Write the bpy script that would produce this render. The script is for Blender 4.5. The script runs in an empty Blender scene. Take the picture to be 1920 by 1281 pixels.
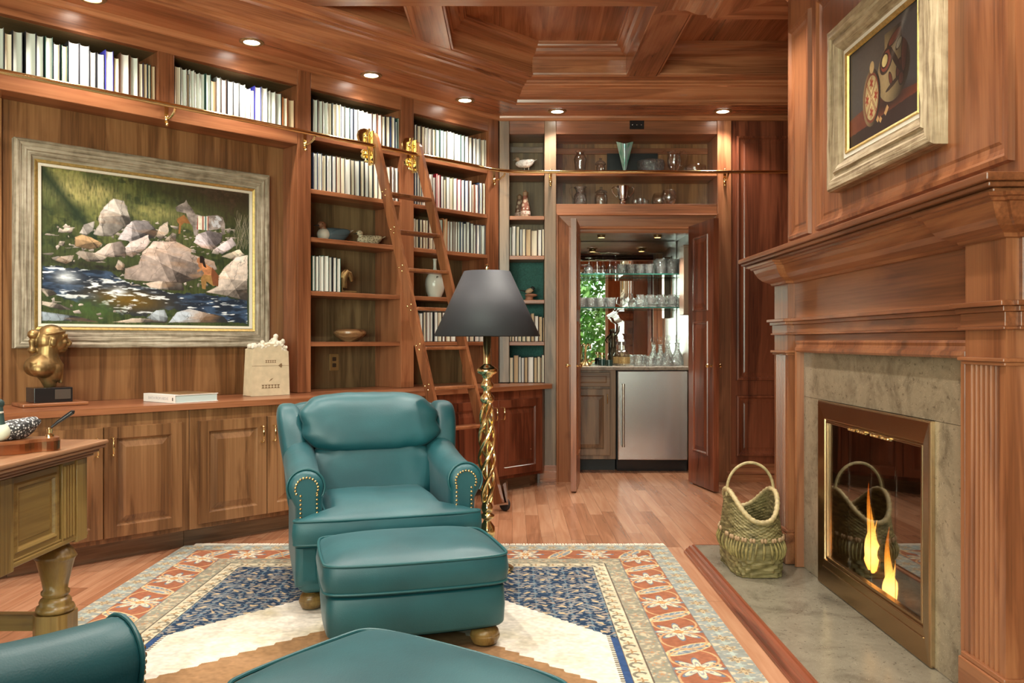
import bpy, math, random
import numpy as np
from mathutils import Vector, Matrix, noise
random.seed(7)
C = bpy.context.scene.collection
PI = math.pi
SQ = math.sqrt(.5)
CX, CY = -.105, 6.67            # inside corner between the angled library wall and the bar wall
H_SOFFIT, H_BEAM, H_CEIL = 2.89, 3.02, 3.24

# ------------------------------------------------------------------ mesh builder
class MB:
    def __init__(s): s.v = []; s.f = []; s.m = []; s.s = []
    def add(s, vs, fs, mi=0, smooth=False, M=None):
        b = len(s.v)
        s.v += [tuple(M @ Vector(p)) for p in vs] if M is not None else [tuple(p) for p in vs]
        for f in fs:
            s.f.append(tuple(b + i for i in f)); s.m.append(mi); s.s.append(smooth)
        return s
    def box(s, x0, x1, y0, y1, z0, z1, mi=0, M=None):
        v = [(x0,y0,z0),(x1,y0,z0),(x1,y1,z0),(x0,y1,z0),(x0,y0,z1),(x1,y0,z1),(x1,y1,z1),(x0,y1,z1)]
        return s.add(v, [(0,3,2,1),(4,5,6,7),(0,1,5,4),(1,2,6,5),(2,3,7,6),(3,0,4,7)], mi, False, M)
    def prism(s, poly, h0, h1, ax='z', mi=0, M=None, smooth=False):
        n = len(poly)
        def P(a, b, h): return (a,b,h) if ax == 'z' else ((a,h,b) if ax == 'y' else (h,a,b))
        v = [P(a,b,h0) for a,b in poly] + [P(a,b,h1) for a,b in poly]
        s.add(v, [(i,(i+1)%n,n+(i+1)%n,n+i) for i in range(n)], mi, smooth, M)
        return s.add(v, [tuple(range(n))[::-1], tuple(range(n,2*n))], mi, False, M)
    def loft(s, rings, mi=0, closed=True, caps=True, smooth=True, M=None):
        n = len(rings[0]); v = [p for r in rings for p in r]; f = []
        for k in range(len(rings)-1):
            for i in range(n if closed else n-1):
                j = (i+1) % n
                f.append((k*n+i, k*n+j, (k+1)*n+j, (k+1)*n+i))
        s.add(v, f, mi, smooth, M)
        if caps:
            s.add(rings[0], [tuple(range(n))[::-1]], mi, False, M)
            s.add(rings[-1], [tuple(range(n))], mi, False, M)
        return s
    def lathe(s, prof, n=32, mi=0, M=None, smooth=True, caps=False, rf=None):
        rings = []
        for r, z in prof:
            rings.append([(max(r,1e-5)*(rf(a) if rf else 1)*math.cos(a), max(r,1e-5)*(rf(a) if rf else 1)*math.sin(a), z) for a in (2*PI*i/n for i in range(n))])
        return s.loft(rings, mi, True, caps, smooth, M)
    def tube(s, pts, r, n=10, mi=0, closed=False, M=None, caps=True):
        P = [Vector(p) for p in pts]; N = len(P); rings = []; prev = None
        for i, p in enumerate(P):
            a = P[i-1] if (i or closed) else p
            b = P[(i+1) % N] if (i < N-1 or closed) else p
            t = (b - a).normalized()
            if prev is None:
                up = Vector((0,0,1)) if abs(t.z) < .9 else Vector((1,0,0))
                prev = (up - t*up.dot(t)).normalized()
            else:
                q = prev - t*prev.dot(t)
                prev = q.normalized() if q.length > 1e-6 else prev
            c = t.cross(prev); rr = r[i] if isinstance(r, (list,tuple)) else r
            rings.append([tuple(p + (prev*math.cos(2*PI*k/n) + c*math.sin(2*PI*k/n))*rr) for k in range(n)])
        if closed: rings.append(rings[0])
        return s.loft(rings, mi, True, caps and not closed, True, M)
    def ball(s, c, r, n=16, mi=0, M=None, e1=1., e2=1., m=None, fn=None):
        r = r if isinstance(r, (list,tuple)) else (r,r,r); m = m or max(6, n//2)
        sp = lambda x, e: math.copysign(abs(x)**e, x)
        rings = []
        for k in range(m+1):
            ph = -PI/2 + PI*k/m
            ring = []
            for i in range(n):
                th = 2*PI*i/n
                p = Vector((r[0]*sp(math.cos(ph),e1)*sp(math.cos(th),e2), r[1]*sp(math.cos(ph),e1)*sp(math.sin(th),e2), r[2]*sp(math.sin(ph),e1)))
                if fn: p = fn(p)
                ring.append((c[0]+p.x, c[1]+p.y, c[2]+p.z))
            rings.append(ring)
        return s.loft(rings, mi, True, False, True, M)
    def sweep(s, prof, path, closed=False, mi=0, smooth=False):
        # prof: (offset to the right of travel, z); path: xy points
        P = [Vector(p) for p in path]; N = len(P); cols = []
        for i in range(N):
            a = P[i-1] if (i or closed) else None; b = P[(i+1) % N] if (i < N-1 or closed) else None
            d1 = (P[i]-a).normalized() if a is not None else (b-P[i]).normalized()
            d2 = (b-P[i]).normalized() if b is not None else d1
            n1 = Vector((d1.y,-d1.x)); n2 = Vector((d2.y,-d2.x)); m = (n1+n2)
            m = m / (m.dot(n1))
            cols.append([(P[i].x+m.x*o, P[i].y+m.y*o, z) for o, z in prof])
        if closed: cols.append(cols[0])
        return s.loft(cols, mi, False, False, smooth)
    def rings(s, x0, x1, z0, z1, rg, mi=0, cap=True, M=None, y=0.):
        # nested rectangles in the xz plane; rg: (inset, y)
        rr = []
        for i, d in rg:
            rr.append([(x0+i,y+d,z0+i),(x1-i,y+d,z0+i),(x1-i,y+d,z1-i),(x0+i,y+d,z1-i)])
        s.loft(rr, mi, True, False, False, M)
        if cap: s.add(rr[-1], [(0,1,2,3)], mi, False, M)
        return s

def sweep_parts(prof, path, closed, mat, first):
    # one mitred length of moulding per straight run, its grain along the run
    P = [Vector(p) for p in path]; N = len(P); k = first
    def mit(i):
        a = P[i-1] if (i or closed) else None; b = P[(i+1) % N] if (i < N-1 or closed) else None
        d1 = (P[i]-a).normalized() if a is not None else (b-P[i]).normalized()
        d2 = (b-P[i]).normalized() if b is not None else d1
        n1 = Vector((d1.y,-d1.x)); m = n1 + Vector((d2.y,-d2.x)); return m/m.dot(n1)
    for i in range(N if closed else N-1):
        j = (i+1) % N; d = (P[j]-P[i]).normalized(); ang = math.atan2(d.y, d.x); R = Matrix.Rotation(-ang,2)
        cols = [[(*(R @ (P[q]+mit(q)*o-P[i])), z) for o, z in prof] for q in (i,j)]
        struct(obj('trim_%d' % k, MB().loft(cols, 0, False, False, False), mat, None, (P[i].x,P[i].y,0), ang)); k += 1
    return k
def tf(x=0, y=0, z=0, rx=0, ry=0, rz=0, sc=1):
    return Matrix.Translation((x,y,z)) @ Matrix.Rotation(rz,4,'Z') @ Matrix.Rotation(ry,4,'Y') @ Matrix.Rotation(rx,4,'X') @ Matrix.Scale(sc,4)

def mesh(name, mb, mats, sharp=35):
    me = bpy.data.meshes.new(name)
    me.from_pydata(mb.v, [], mb.f)
    mats = mats if isinstance(mats, (list,tuple)) else [mats]
    for m in mats: me.materials.append(m)
    me.polygons.foreach_set('material_index', mb.m)
    me.polygons.foreach_set('use_smooth', mb.s)
    me.update()
    if any(mb.s): me.set_sharp_from_angle(angle=math.radians(sharp))
    return me
def obj(name, mb, mats, parent=None, loc=(0,0,0), rotz=0, bev=0, sub=0, sharp=35):
    o = bpy.data.objects.new(name, mb if isinstance(mb, bpy.types.Mesh) else mesh(name, mb, mats, sharp))
    C.objects.link(o); o.location = loc; o.rotation_euler = (0,0,rotz)
    if parent: o.parent = parent
    if bev:
        b = o.modifiers.new('b','BEVEL'); b.width = bev; b.segments = 2; b.limit_method = 'ANGLE'; b.angle_limit = .7
    if sub:
        b = o.modifiers.new('s','SUBSURF'); b.levels = sub; b.render_levels = sub
    return o
def tag(o, label, cat, group=None):
    o['label'] = label; o['category'] = cat
    if group: o['group'] = group
    return o
def thing(name, label, cat, loc=(0,0,0), rotz=0, group=None):
    o = bpy.data.objects.new(name, None); C.objects.link(o)
    o.location = loc; o.rotation_euler = (0,0,rotz); o.empty_display_size = .1
    return tag(o, label, cat, group)
def struct(o): o['kind'] = 'structure'; return o
def dup(root, loc, rotz, label, group=None):
    r = root.copy(); C.objects.link(r); r.location = loc; r.rotation_euler = (0,0,rotz); r['label'] = label
    if group: r['group'] = group
    def rec(a, b):
        for ch in list(a.children):
            if ch.parent is not a: continue
            c = ch.copy(); C.objects.link(c); c.parent = b; rec(ch, c)
    rec(root, r); return r
def remesh(o, vox, smooth=2):
    m = o.modifiers.new('r','REMESH'); m.mode = 'VOXEL'; m.voxel_size = vox; m.use_smooth_shade = True
    if smooth:
        m = o.modifiers.new('sm','SMOOTH'); m.iterations = smooth; m.factor = .5
    return o
def LW(u, v=0, z=0):            # a point of the angled library wall: u along it, v into it
    return (CX + SQ*(u-v), CY + SQ*(u+v), z)
A45 = PI/4

# ------------------------------------------------------------------ materials
class NT:
    def __init__(s, name):
        s.mat = bpy.data.materials.new(name); s.mat.use_nodes = True
        s.t = s.mat.node_tree; s.t.nodes.clear()
        s.out = s.t.nodes.new('ShaderNodeOutputMaterial')
    def n(s, typ, _ins=None, **kw):
        nd = s.t.nodes.new('ShaderNode'+typ)
        for k, v in kw.items(): setattr(nd, k, v)
        for k, v in (_ins or {}).items():
            sk = nd.inputs[k]
            if isinstance(v, bpy.types.NodeSocket): s.t.links.new(v, sk)
            elif isinstance(v, bpy.types.Node): s.t.links.new(v.outputs[0], sk)
            else: sk.default_value = v
        return nd
    def math(s, op, a, b=0.): return s.n('Math', {0:a, 1:b}, operation=op).outputs[0]
    def mix(s, f, a, b, blend='MIX'):
        nd = s.n('Mix', None, data_type='RGBA', blend_type=blend)
        for k, v in ((0,f),(6,a),(7,b)):
            if isinstance(v, bpy.types.NodeSocket): s.t.links.new(v, nd.inputs[k])
            else: nd.inputs[k].default_value = v if not isinstance(v, tuple) or len(v) == 4 else (*v,1)
        return nd.outputs[2]
    def ramp(s, f, stops):
        nd = s.n('ValToRGB', {0:f}); e = nd.color_ramp.elements
        while len(e) < len(stops): e.new(.5)
        for k, (p, c) in enumerate(stops): e[k].position = p; e[k].color = (*c,1)
        return nd.outputs[0]
    def bsdf(s, color, rough=.5, metal=0, spec=.5, bump=None, bstr=.3, bdist=.002, **kw):
        ins = {'Base Color': color if not isinstance(color, tuple) else (*color,1), 'Roughness': rough, 'Metallic': metal, 'Specular IOR Level': spec}
        ins.update(kw)
        if bump is not None:
            ins['Normal'] = s.n('Bump', {'Height': bump, 'Strength': bstr, 'Distance': bdist}).outputs[0]
        b = s.n('BsdfPrincipled', ins); s.t.links.new(b.outputs[0], s.out.inputs[0]); return s.mat
def col(c, k): return tuple(min(1,x*k) for x in c)

def wood(name, light, mid, dark, axis='z', rough=.34, sc=1., coat=.25, var=.16):
    t = NT(name)
    tc = t.n('TexCoord').outputs['Object']
    rnd = t.n('ObjectInfo').outputs['Random']
    off = t.n('CombineXYZ', {0: t.math('MULTIPLY', rnd, 7.3), 1: t.math('MULTIPLY', rnd, 3.1), 2: t.math('MULTIPLY', rnd, 5.7)})
    p = t.n('VectorMath', {0: tc, 1: off}, operation='ADD').outputs[0]
    def scl(along, cross):
        a = [cross*sc]*3; a['xyz'.index(axis)] = along*sc
        return t.n('Mapping', {'Vector': p, 'Scale': tuple(a)}).outputs[0]
    big = t.n('TexNoise', {'Vector': scl(.55, 6.), 'Scale': 1., 'Detail': 5., 'Roughness': .55, 'Distortion': .9}).outputs[0]
    fine = t.n('TexNoise', {'Vector': scl(2.2, 120.), 'Scale': 1., 'Detail': 3.}).outputs[0]
    w = t.math('FRACT', t.math('MULTIPLY', big, 5.5))
    w = t.math('ABSOLUTE', t.math('SUBTRACT', w, .5))
    g = t.math('ADD', t.math('MULTIPLY', big, 1.0), t.math('MULTIPLY', w, .30))
    midn = t.n('TexNoise', {'Vector': scl(1.1, 34.), 'Scale': 1., 'Detail': 3., 'Distortion': .4}).outputs[0]
    g = t.math('ADD', g, t.math('MULTIPLY', t.math('SUBTRACT', fine, .5), .34))
    g = t.math('ADD', g, t.math('MULTIPLY', t.math('SUBTRACT', midn, .5), .26))
    c = t.ramp(g, [(.34, dark), (.52, mid), (.76, light)])
    br = t.math('ADD', 1.-var/2, t.math('MULTIPLY', rnd, var))
    c = t.mix(1., c, t.n('CombineColor', {0: br, 1: br, 2: br}).outputs[0], 'MULTIPLY')
    return t.bsdf(c, rough, spec=.45, bump=fine, bstr=.06, bdist=.001, **{'Coat Weight': coat, 'Coat Roughness': .22})
def plain(name, c, rough=.5, metal=0., nz=0., nsc=40., bump=0., **kw):
    t = NT(name); cc = c; bm = None
    if nz or bump:
        f = t.n('TexNoise', {'Vector': t.n('TexCoord').outputs['Object'], 'Scale': nsc, 'Detail': 5.}).outputs[0]
        if nz: cc = t.ramp(f, [(.3, col(c,1-nz)), (.7, col(c,1+nz))])
        if bump: bm = f
    return t.bsdf(cc, rough, metal, bump=bm, bstr=bump, **kw)
def woods(name, l, m, d, **k): return {a: wood(name+'_'+a, l, m, d, a, **k) for a in 'xyz'}
CH = woods('cherry', (.385,.150,.065), (.255,.088,.036), (.12,.039,.015))
CB = woods('cabinet_wood', (.33,.165,.070), (.205,.095,.037), (.085,.036,.014))
WN = woods('walnut', (.325,.155,.063), (.20,.087,.033), (.085,.036,.014))
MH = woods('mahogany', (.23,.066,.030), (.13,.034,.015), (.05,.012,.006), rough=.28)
MT = woods('mantel_wood', (.325,.126,.051), (.21,.071,.027), (.10,.033,.012))
OL = woods('back_panel_wood', (.24,.155,.072), (.15,.092,.041), (.07,.041,.018), rough=.5, coat=0.)
CE = woods('ceiling_wood', (.52,.215,.098), (.36,.132,.056), (.18,.06,.024), rough=.26, coat=.55)
DK = woods('desk_wood', (.30,.195,.058), (.205,.122,.034), (.10,.055,.016))  # olive cast of the greenish daylight on the desk is put into this colour
BR = woods('bar_wood', (.27,.165,.095), (.165,.098,.056), (.075,.042,.024))
M_teal_back = plain('teal_backing', (.035,.125,.105), .8, nz=.25, nsc=90)
M_brass = plain('brass', (.88,.71,.36), .14, 1.)
M_brass_old = plain('antique_brass', (.60,.39,.17), .24, 1.)
M_gold = plain('gilt', (.66,.47,.17), .38, .8, nz=.2, nsc=60)
M_steel = plain('steel', (.56,.56,.57), .3, 1.)
M_chrome = plain('chrome', (.75,.75,.76), .1, 1.)
M_black = plain('black_gloss', (.012,.012,.013), .2)
M_blackm = plain('black_matte', (.018,.018,.018), .6)
M_rubber = plain('rubber', (.02,.02,.02), .7)
M_white = plain('white_paint', (.75,.74,.70), .5)
M_cream = plain('cream_linen', (.72,.66,.54), .8, nz=.06, nsc=300)
M_bronze = plain('bronze', (.29,.185,.075), .42, .85, nz=.45, nsc=16)
M_copper = plain('copper', (.55,.27,.14), .25, 1.)

def leather():
    t = NT('teal_leather'); v = t.n('TexCoord').outputs['Object']
    big = t.n('TexNoise', {'Vector': v, 'Scale': 4., 'Detail': 4.}).outputs[0]
    fine = t.n('TexVoronoi', {'Vector': v, 'Scale': 260.}).outputs[0]
    c = t.ramp(big, [(.3, (.004,.058,.068)), (.7, (.009,.090,.102))])
    h = t.math('ADD', t.math('MULTIPLY', fine, .25), t.math('MULTIPLY', t.n('TexNoise', {'Vector': v, 'Scale': 22., 'Detail': 3.}).outputs[0], .8))
    return t.bsdf(c, .46, spec=.6, bump=h, bstr=.2, bdist=.004, **{'Sheen Weight': .10, 'Sheen Roughness': .35, 'Sheen Tint': (.75,.85,.9,1.)})
M_leather = leather()
M_piping = plain('piping_leather', (.012,.085,.092), .42)

def glass(name, tint=(1,1,1), rough=0., cut=0., ior=1.47):
    # thin blown or cut glass: clear body, mirror-like skin, and on cut pieces a little scatter from the facets
    t = NT(name); bm = {}
    if cut:
        vo = t.n('TexVoronoi', {'Vector': t.n('TexCoord').outputs['Object'], 'Scale': cut}, feature='F1').outputs[0]
        bm['Normal'] = t.n('Bump', {'Height': vo, 'Strength': .8, 'Distance': .008}).outputs[0]
    lw = t.n('LayerWeight', {'Blend': .5, **bm}).outputs[1]
    fr = t.math('ADD', .07, t.math('MULTIPLY', t.math('POWER', lw, 3.), .7))
    tc = t.mix(t.math('POWER', t.n('LayerWeight', {'Blend': .5}).outputs[1], 2.), (*[.96*x for x in tint],1), (*[.74*x for x in tint],1))
    mx = t.n('MixShader', {0: fr, 1: t.n('BsdfTransparent', {'Color': tc}), 2: t.n('BsdfGlossy', {'Color': (1,1,1,1), 'Roughness': .03, **bm})})
    if cut:
        mx = t.n('MixShader', {0: .34, 1: mx, 2: t.n('BsdfRefraction', {'Color': (1,1,1,1), 'IOR': 1.5, 'Roughness': .05, **bm})})
        mx = t.n('MixShader', {0: .03, 1: mx, 2: t.n('BsdfDiffuse', {'Color': (.9,.9,.9,1), **bm})})
    t.t.links.new(mx.outputs[0], t.out.inputs[0]); return t.mat
M_glass = glass('clear_glass'); M_cut = glass('cut_crystal', cut=55.)
def pane(name, tint, ior=1.5, k=1.):
    t = NT(name)
    f0 = ((ior-1)/(ior+1))**2      # same from both faces of the pane
    f = t.math('MULTIPLY', t.math('ADD', f0, t.math('MULTIPLY', t.math('POWER', t.n('LayerWeight', {'Blend': .5}).outputs[1], 4.), 1-f0)), k)
    mx = t.n('MixShader', {0: f, 1: t.n('BsdfTransparent', {'Color': (*tint,1)}).outputs[0], 2: t.n('BsdfGlossy', {'Color': (1,1,1,1), 'Roughness': .0}).outputs[0]})
    t.t.links.new(mx.outputs[0], t.out.inputs[0]); return t.mat
M_pane = pane('window_glass', (.95,.97,.95), 1.45)
M_fireglass = pane('smoked_fire_glass', (.66,.60,.54), 1.9, 1.0)
M_shelfglass = pane('shelf_glass', (.78,.92,.86), 1.5)
M_edgeglass = plain('glass_edge', (.012,.06,.045), .15)
M_mirror = plain('mirror', (.86,.90,.88), .0, 1.)
def emit(name, c, k):
    t = NT(name); e = t.n('Emission', {'Color': (*c,1), 'Strength': k}); t.t.links.new(e.outputs[0], t.out.inputs[0]); return t.mat
M_bulb = emit('lit_bulb', (1,.93,.82), 14.)
M_bulb_bar = emit('lit_bar_bulb', (1,.95,.86), 30.)

def img_mat(name, arr, rough=.6, bump=0., spec=.4, coat=0.):
    h, w = arr.shape[:2]
    im = bpy.data.images.new(name, w, h)
    px = np.ones((h, w, 4), np.float32); px[..., :3] = np.clip(arr, 0, 1)
    im.pixels.foreach_set(px[::-1].ravel()); im.update(); im.pack()
    t = NT(name)
    tx = t.n('TexImage', {'Vector': t.n('TexCoord').outputs['UV']}, interpolation='Linear'); tx.image = im
    return t.bsdf(tx.outputs[0], rough, spec=spec, bump=tx.outputs[0] if bump else None, bstr=bump, **({'Coat Weight': coat, 'Coat Roughness': .12} if coat else {}))
def uv_quad(name, pts, mat, parent=None, loc=(0,0,0), rotz=0):
    me = bpy.data.meshes.new(name); me.from_pydata(pts, [], [(0,1,2,3)])
    uv = me.uv_layers.new(name='UVMap')
    for i, c in enumerate(((0,0),(1,0),(1,1),(0,1))): uv.data[i].uv = c
    me.materials.append(mat)
    o = bpy.data.objects.new(name, me); C.objects.link(o); o.location = loc; o.rotation_euler = (0,0,rotz)
    if parent: o.parent = parent
    return o
def floor_mat():
    t = NT('plank_floor'); s = t.n('SeparateXYZ', {0: t.n('TexCoord').outputs['Object']})
    x, y = s.outputs[0], s.outputs[1]; W, L = .083, .95
    rx = t.math('DIVIDE', x, W); row = t.math('FLOOR', rx)
    r1 = t.n('TexWhiteNoise', {'W': row}, noise_dimensions='1D').outputs[0]
    ry = t.math('ADD', t.math('DIVIDE', y, L), t.math('MULTIPLY', r1, 9.)); cel = t.math('FLOOR', ry)
    idv = t.n('CombineXYZ', {0: row, 1: cel, 2: 0.})
    r2 = t.n('TexWhiteNoise', {'Vector': idv}, noise_dimensions='3D').outputs[0]
    v = t.n('CombineXYZ', {0: t.math('MULTIPLY', x, 26.), 1: t.math('ADD', t.math('MULTIPLY', y, 1.6), t.math('MULTIPLY', r2, 40.)), 2: r2})
    g = t.n('TexNoise', {'Vector': v, 'Scale': 1., 'Detail': 6., 'Distortion': 1.2}).outputs[0]
    c = t.ramp(t.math('ADD', t.math('MULTIPLY', g, .62), t.math('ADD', .09, t.math('MULTIPLY', r2, .30))), [(.22, (.20,.080,.037)), (.5, (.36,.158,.080)), (.8, (.50,.265,.150))])
    fx = t.math('FRACT', rx); fy = t.math('FRACT', ry)
    gap = t.math('MAXIMUM', t.math('LESS_THAN', fx, .022), t.math('LESS_THAN', fy, .003))
    c = t.mix(t.math('MULTIPLY', gap, .6), c, (.06,.025,.012))
    return t.bsdf(c, .27, spec=.5, bump=t.math('SUBTRACT', 1., gap), bstr=.15, bdist=.001, **{'Coat Weight': .2, 'Coat Roughness': .15})
M_floor = floor_mat()
def stone(name, a, b, c, sc=9.):
    t = NT(name); v = t.n('TexCoord').outputs['Object']
    n1 = t.n('TexNoise', {'Vector': v, 'Scale': sc, 'Detail': 8., 'Roughness': .65, 'Distortion': .6}).outputs[0]
    vo = t.n('TexVoronoi', {'Vector': t.n('VectorMath', {0: v, 1: t.n('TexNoise', {'Vector': v, 'Scale': 14.}).outputs[1]}, operation='ADD').outputs[0], 'Scale': 58.}).outputs[0]
    base = t.ramp(n1, [(.28, col(a,.85)), (.5, b), (.74, col(b,1.22))])
    fl = t.math('LESS_THAN', vo, .24)
    n2 = t.n('TexNoise', {'Vector': v, 'Scale': 45., 'Detail': 2.}).outputs[0]
    fl = t.math('MULTIPLY', fl, t.math('GREATER_THAN', n2, .50))
    cc = t.mix(t.math('MULTIPLY', fl, .75), base, c)
    dk = t.math('GREATER_THAN', t.n('TexNoise', {'Vector': v, 'Scale': 70., 'Detail': 3.}).outputs[0], .66)
    cc = t.mix(t.math('MULTIPLY', dk, .5), cc, col(a,.45))
    return t.bsdf(cc, .22, spec=.5)
M_stone = stone('fossil_limestone', (.15,.115,.072), (.255,.20,.13), (.52,.43,.30))
M_hearth = stone('grey_limestone', (.112,.096,.068), (.195,.170,.122), (.40,.35,.26), 6.)
M_bartop = stone('bar_granite', (.20,.17,.14), (.33,.28,.23), (.45,.38,.30), 30.)
WIN_E, ROOM_E, EXPO = 95., 76., 0.88
# ------------------------------------------------------------------ room shell
struct(obj('floor', MB().box(-5.2,3.2,-2.6,8.3,-.1,0), M_floor))
WZ = 3.32
L0 = (CX,CY,0)
struct(obj('wall_left', MB().box(-6.2,.36,.36,.44,0,WZ), CH['z'], loc=L0, rotz=A45))
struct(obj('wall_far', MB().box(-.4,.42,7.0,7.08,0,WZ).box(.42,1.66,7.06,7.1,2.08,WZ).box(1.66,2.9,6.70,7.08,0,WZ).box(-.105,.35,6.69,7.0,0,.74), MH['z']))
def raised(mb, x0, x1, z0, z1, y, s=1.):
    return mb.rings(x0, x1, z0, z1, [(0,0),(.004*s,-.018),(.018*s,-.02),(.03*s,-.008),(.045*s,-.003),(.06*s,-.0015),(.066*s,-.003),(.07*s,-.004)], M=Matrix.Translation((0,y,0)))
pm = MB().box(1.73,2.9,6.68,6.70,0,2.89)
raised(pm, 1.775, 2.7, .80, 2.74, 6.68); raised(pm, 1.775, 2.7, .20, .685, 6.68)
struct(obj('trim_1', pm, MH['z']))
struct(obj('wall_right', MB().box(2.75,2.83,4.3,6.75,0,WZ).box(2.75,2.83,-2.4,2.15,0,WZ), CH['z']))
struct(obj('wall_side', MB().box(-4.75,-4.67,-2.4,2.2,0,WZ), CH['z']))
# wall behind the camera with three tall windows
WIN = [(-3.7,-2.0), (-1.35,.2), (.75,1.45)]
wb = MB(); xs = [-4.75] + [q for w in WIN for q in w] + [2.83]
for i in range(0, len(xs), 2): wb.box(xs[i], xs[i+1], -2.42, -2.3, 0, WZ)
for a, b in WIN: wb.box(a,b,-2.42,-2.3,0,.35).box(a,b,-2.42,-2.3,2.65,WZ)
struct(obj('wall_back', wb, CH['z']))
for k, (a, b) in enumerate(WIN):
    f = MB()
    for q in (a, b-.06): f.box(q,q+.06,-2.4,-2.33,.35,2.65)
    for q in (.35, 1.88, 2.59): f.box(a,b,-2.4,-2.33,q,q+.06)
    if b-a > 1: f.box((a+b)/2-.03,(a+b)/2+.03,-2.4,-2.33,.35,2.65)
    w = struct(obj('window_%d' % (k+1), f, M_white))
    obj('pane', MB().box(a+.01,b-.01,-2.368,-2.362,.37,2.63), M_pane, w)

# ------------------------------------------------------------------ coffered ceiling
prof = [(0,2.855),(.012,2.86),(.02,2.875),(.022,2.89),(.325,2.89),(.33,2.90),(.345,2.905),(.35,2.925),(.365,2.93),(.385,2.938),(.405,2.952),(.43,2.975),(.45,2.99),(.475,2.995),(.48,3.005),(.505,3.006),(.512,3.02),(.60,3.02),(.60,3.06)]
path = [(-5.2,1.575),(CX,CY),(2.75,CY),(2.75,4.33),(1.43,4.33),(1.43,2.08),(2.75,2.08),(2.75,-2.3)]
sweep_parts(prof, path, False, CE['x'], 40)
struct(obj('ceiling', MB().box(-5.2,3.0,-2.6,8.0,H_CEIL,H_CEIL+.08), CE['y']))
# field of the beam grid in front of the far coffers, and the two beams that run to the bar wall
struct(obj('trim_3', MB().prism([(-1.126,4.8),(.845,4.8),(.845,1.5),(2.2,1.5),(2.2,-2.3),(-4.67,-2.3),(-4.67,1.25),(-4.4,1.526)], H_BEAM+.001, H_CEIL-.002), CE['x'], bev=.004))
struct(obj('trim_4', MB().prism([(-.605,4.7),(-.40,4.7),(-.40,5.53),(-.605,5.325)],H_BEAM+.0012,H_CEIL-.002), CE['y'], bev=.004))
struct(obj('trim_5', MB().box(.82,1.04,4.7,6.08,H_BEAM+.0012,H_CEIL-.002), CE['y'], bev=.004))
cp = [(0,3.02),(.004,3.026),(.016,3.028),(.018,3.04),(.006,3.045),(.006,3.135),(.012,3.14),(.02,3.155),(.045,3.165),(.062,3.18),(.07,3.2),(.09,3.21),(.094,3.222),(.104,3.225),(.106,3.24)]
k = 50
for poly in ([(-.40,4.8),(-.40,5.526),(.144,6.07),(.84,6.07),(.84,4.8)], [(-1.126,4.8),(-.605,5.321),(-.605,4.8)], [(1.04,4.93),(1.04,6.07),(2.15,6.07),(2.15,4.93)]):
    k = sweep_parts(cp, poly, True, CE['x'], k)

# recessed downlights
def downlight(x, y, z, label, power=30., grp='downlights in the wooden soffit', r=.062, name='recessed_downlight'):
    t = thing(name, label, 'ceiling light', (x,y,z), 0, grp)
    obj('trim_ring', MB().lathe([(r*.74,-.001),(r*.76,-.005),(r*.82,-.006),(r*1.12,-.004),(r*1.16,.0006)], 36), M_bronze, t)
    obj('lens', MB().lathe([(0,-.0042),(r*.45,-.0035),(r*.74,-.0015)], 28), M_bulb, t)
    ld = bpy.data.lights.new('lamp', 'SPOT'); ld.energy = power; ld.color = (1,.93,.83); ld.spot_size = math.radians(118); ld.spot_blend = .75; ld.shadow_soft_size = .04
    lo = bpy.data.objects.new('lamp', ld); C.objects.link(lo); lo.parent = t; lo.location = (0,0,-.02)
    return t
for (x, y), w in zip([(-2.178,4.367),(-1.546,5.004),(-.94,5.625),(-.346,6.208)], ['over the first bay of books above the painting','over the second bay of books above the painting','over the bookcase bay behind the ladder top','over the bookcase bay nearest the bar wall']):
    downlight(x, y, 2.888, 'round recessed ceiling light ' + w)
downlight(.35, 6.51, 2.888, 'round recessed ceiling light over the narrow corner bookcase')
downlight(1.628, 6.51, 2.888, 'round recessed ceiling light over the end of the glassware shelf')

# ------------------------------------------------------------------ built-in library wall
ZS = [2.455, 2.105, 1.79, 1.44, 1.108]
bk = thing('built_in_bookcase', 'wooden built-in bookcase covering the angled library wall around the big landscape painting', 'bookcase', L0, A45)
def part(name, mb, m, p, bev=.003, **k): return obj(name, mb, m, p, bev=bev, **k)
for a, b, z0, z1 in [(-2.687,-2.592,2.455,2.755),(-1.795,-1.697,.78,2.86),(-.966,-.851,.78,2.86),(-.111,-.001,.78,2.86)]:
    part('upright', MB().box(a,b,0,.32,z0,z1), CH['z'], bk)
part('header', MB().box(-5.0,-1.7955,.001,.05,2.755,2.86).box(-1.6965,-.9665,.001,.05,2.755,2.86).box(-.8505,-.1115,.001,.05,2.755,2.86), CH['x'], bk)
part('top_board', MB().box(-5.0,-1.7955,.05,.33,2.755,2.775).box(-1.6965,-.9665,.05,.33,2.755,2.775).box(-.8505,-.1115,.05,.33,2.755,2.775), OL['x'], bk)
part('fascia', MB().box(-5.0,-1.7955,.0,.32,2.372,2.455), CH['x'], bk)
part('panel', MB().box(-5.0,-1.7955,.18,.2,.78,2.372), WN['z'], bk, 0)
part('stile', MB().box(-3.62,-3.425,.162,.1795,.7805,2.3715), WN['z'], bk, .002)
part('back_panel', MB().box(-5.0,-1.7955,.31,.33,2.455,2.755), OL['z'], bk, 0)
for a, b in ((-1.6965,-.9665),(-.8505,-.1115)):
    part('back_panel', MB().box(a,b,.31,.33,.78,2.755), OL['z'], bk, 0)
    for z in ZS: part('shelf', MB().box(a,b,.012,.31,z-.03,z), CH['x'], bk)
    part('bottom_shelf', MB().box(a,b,.004,.31,.7472,.78), CH['x'], bk)
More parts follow.
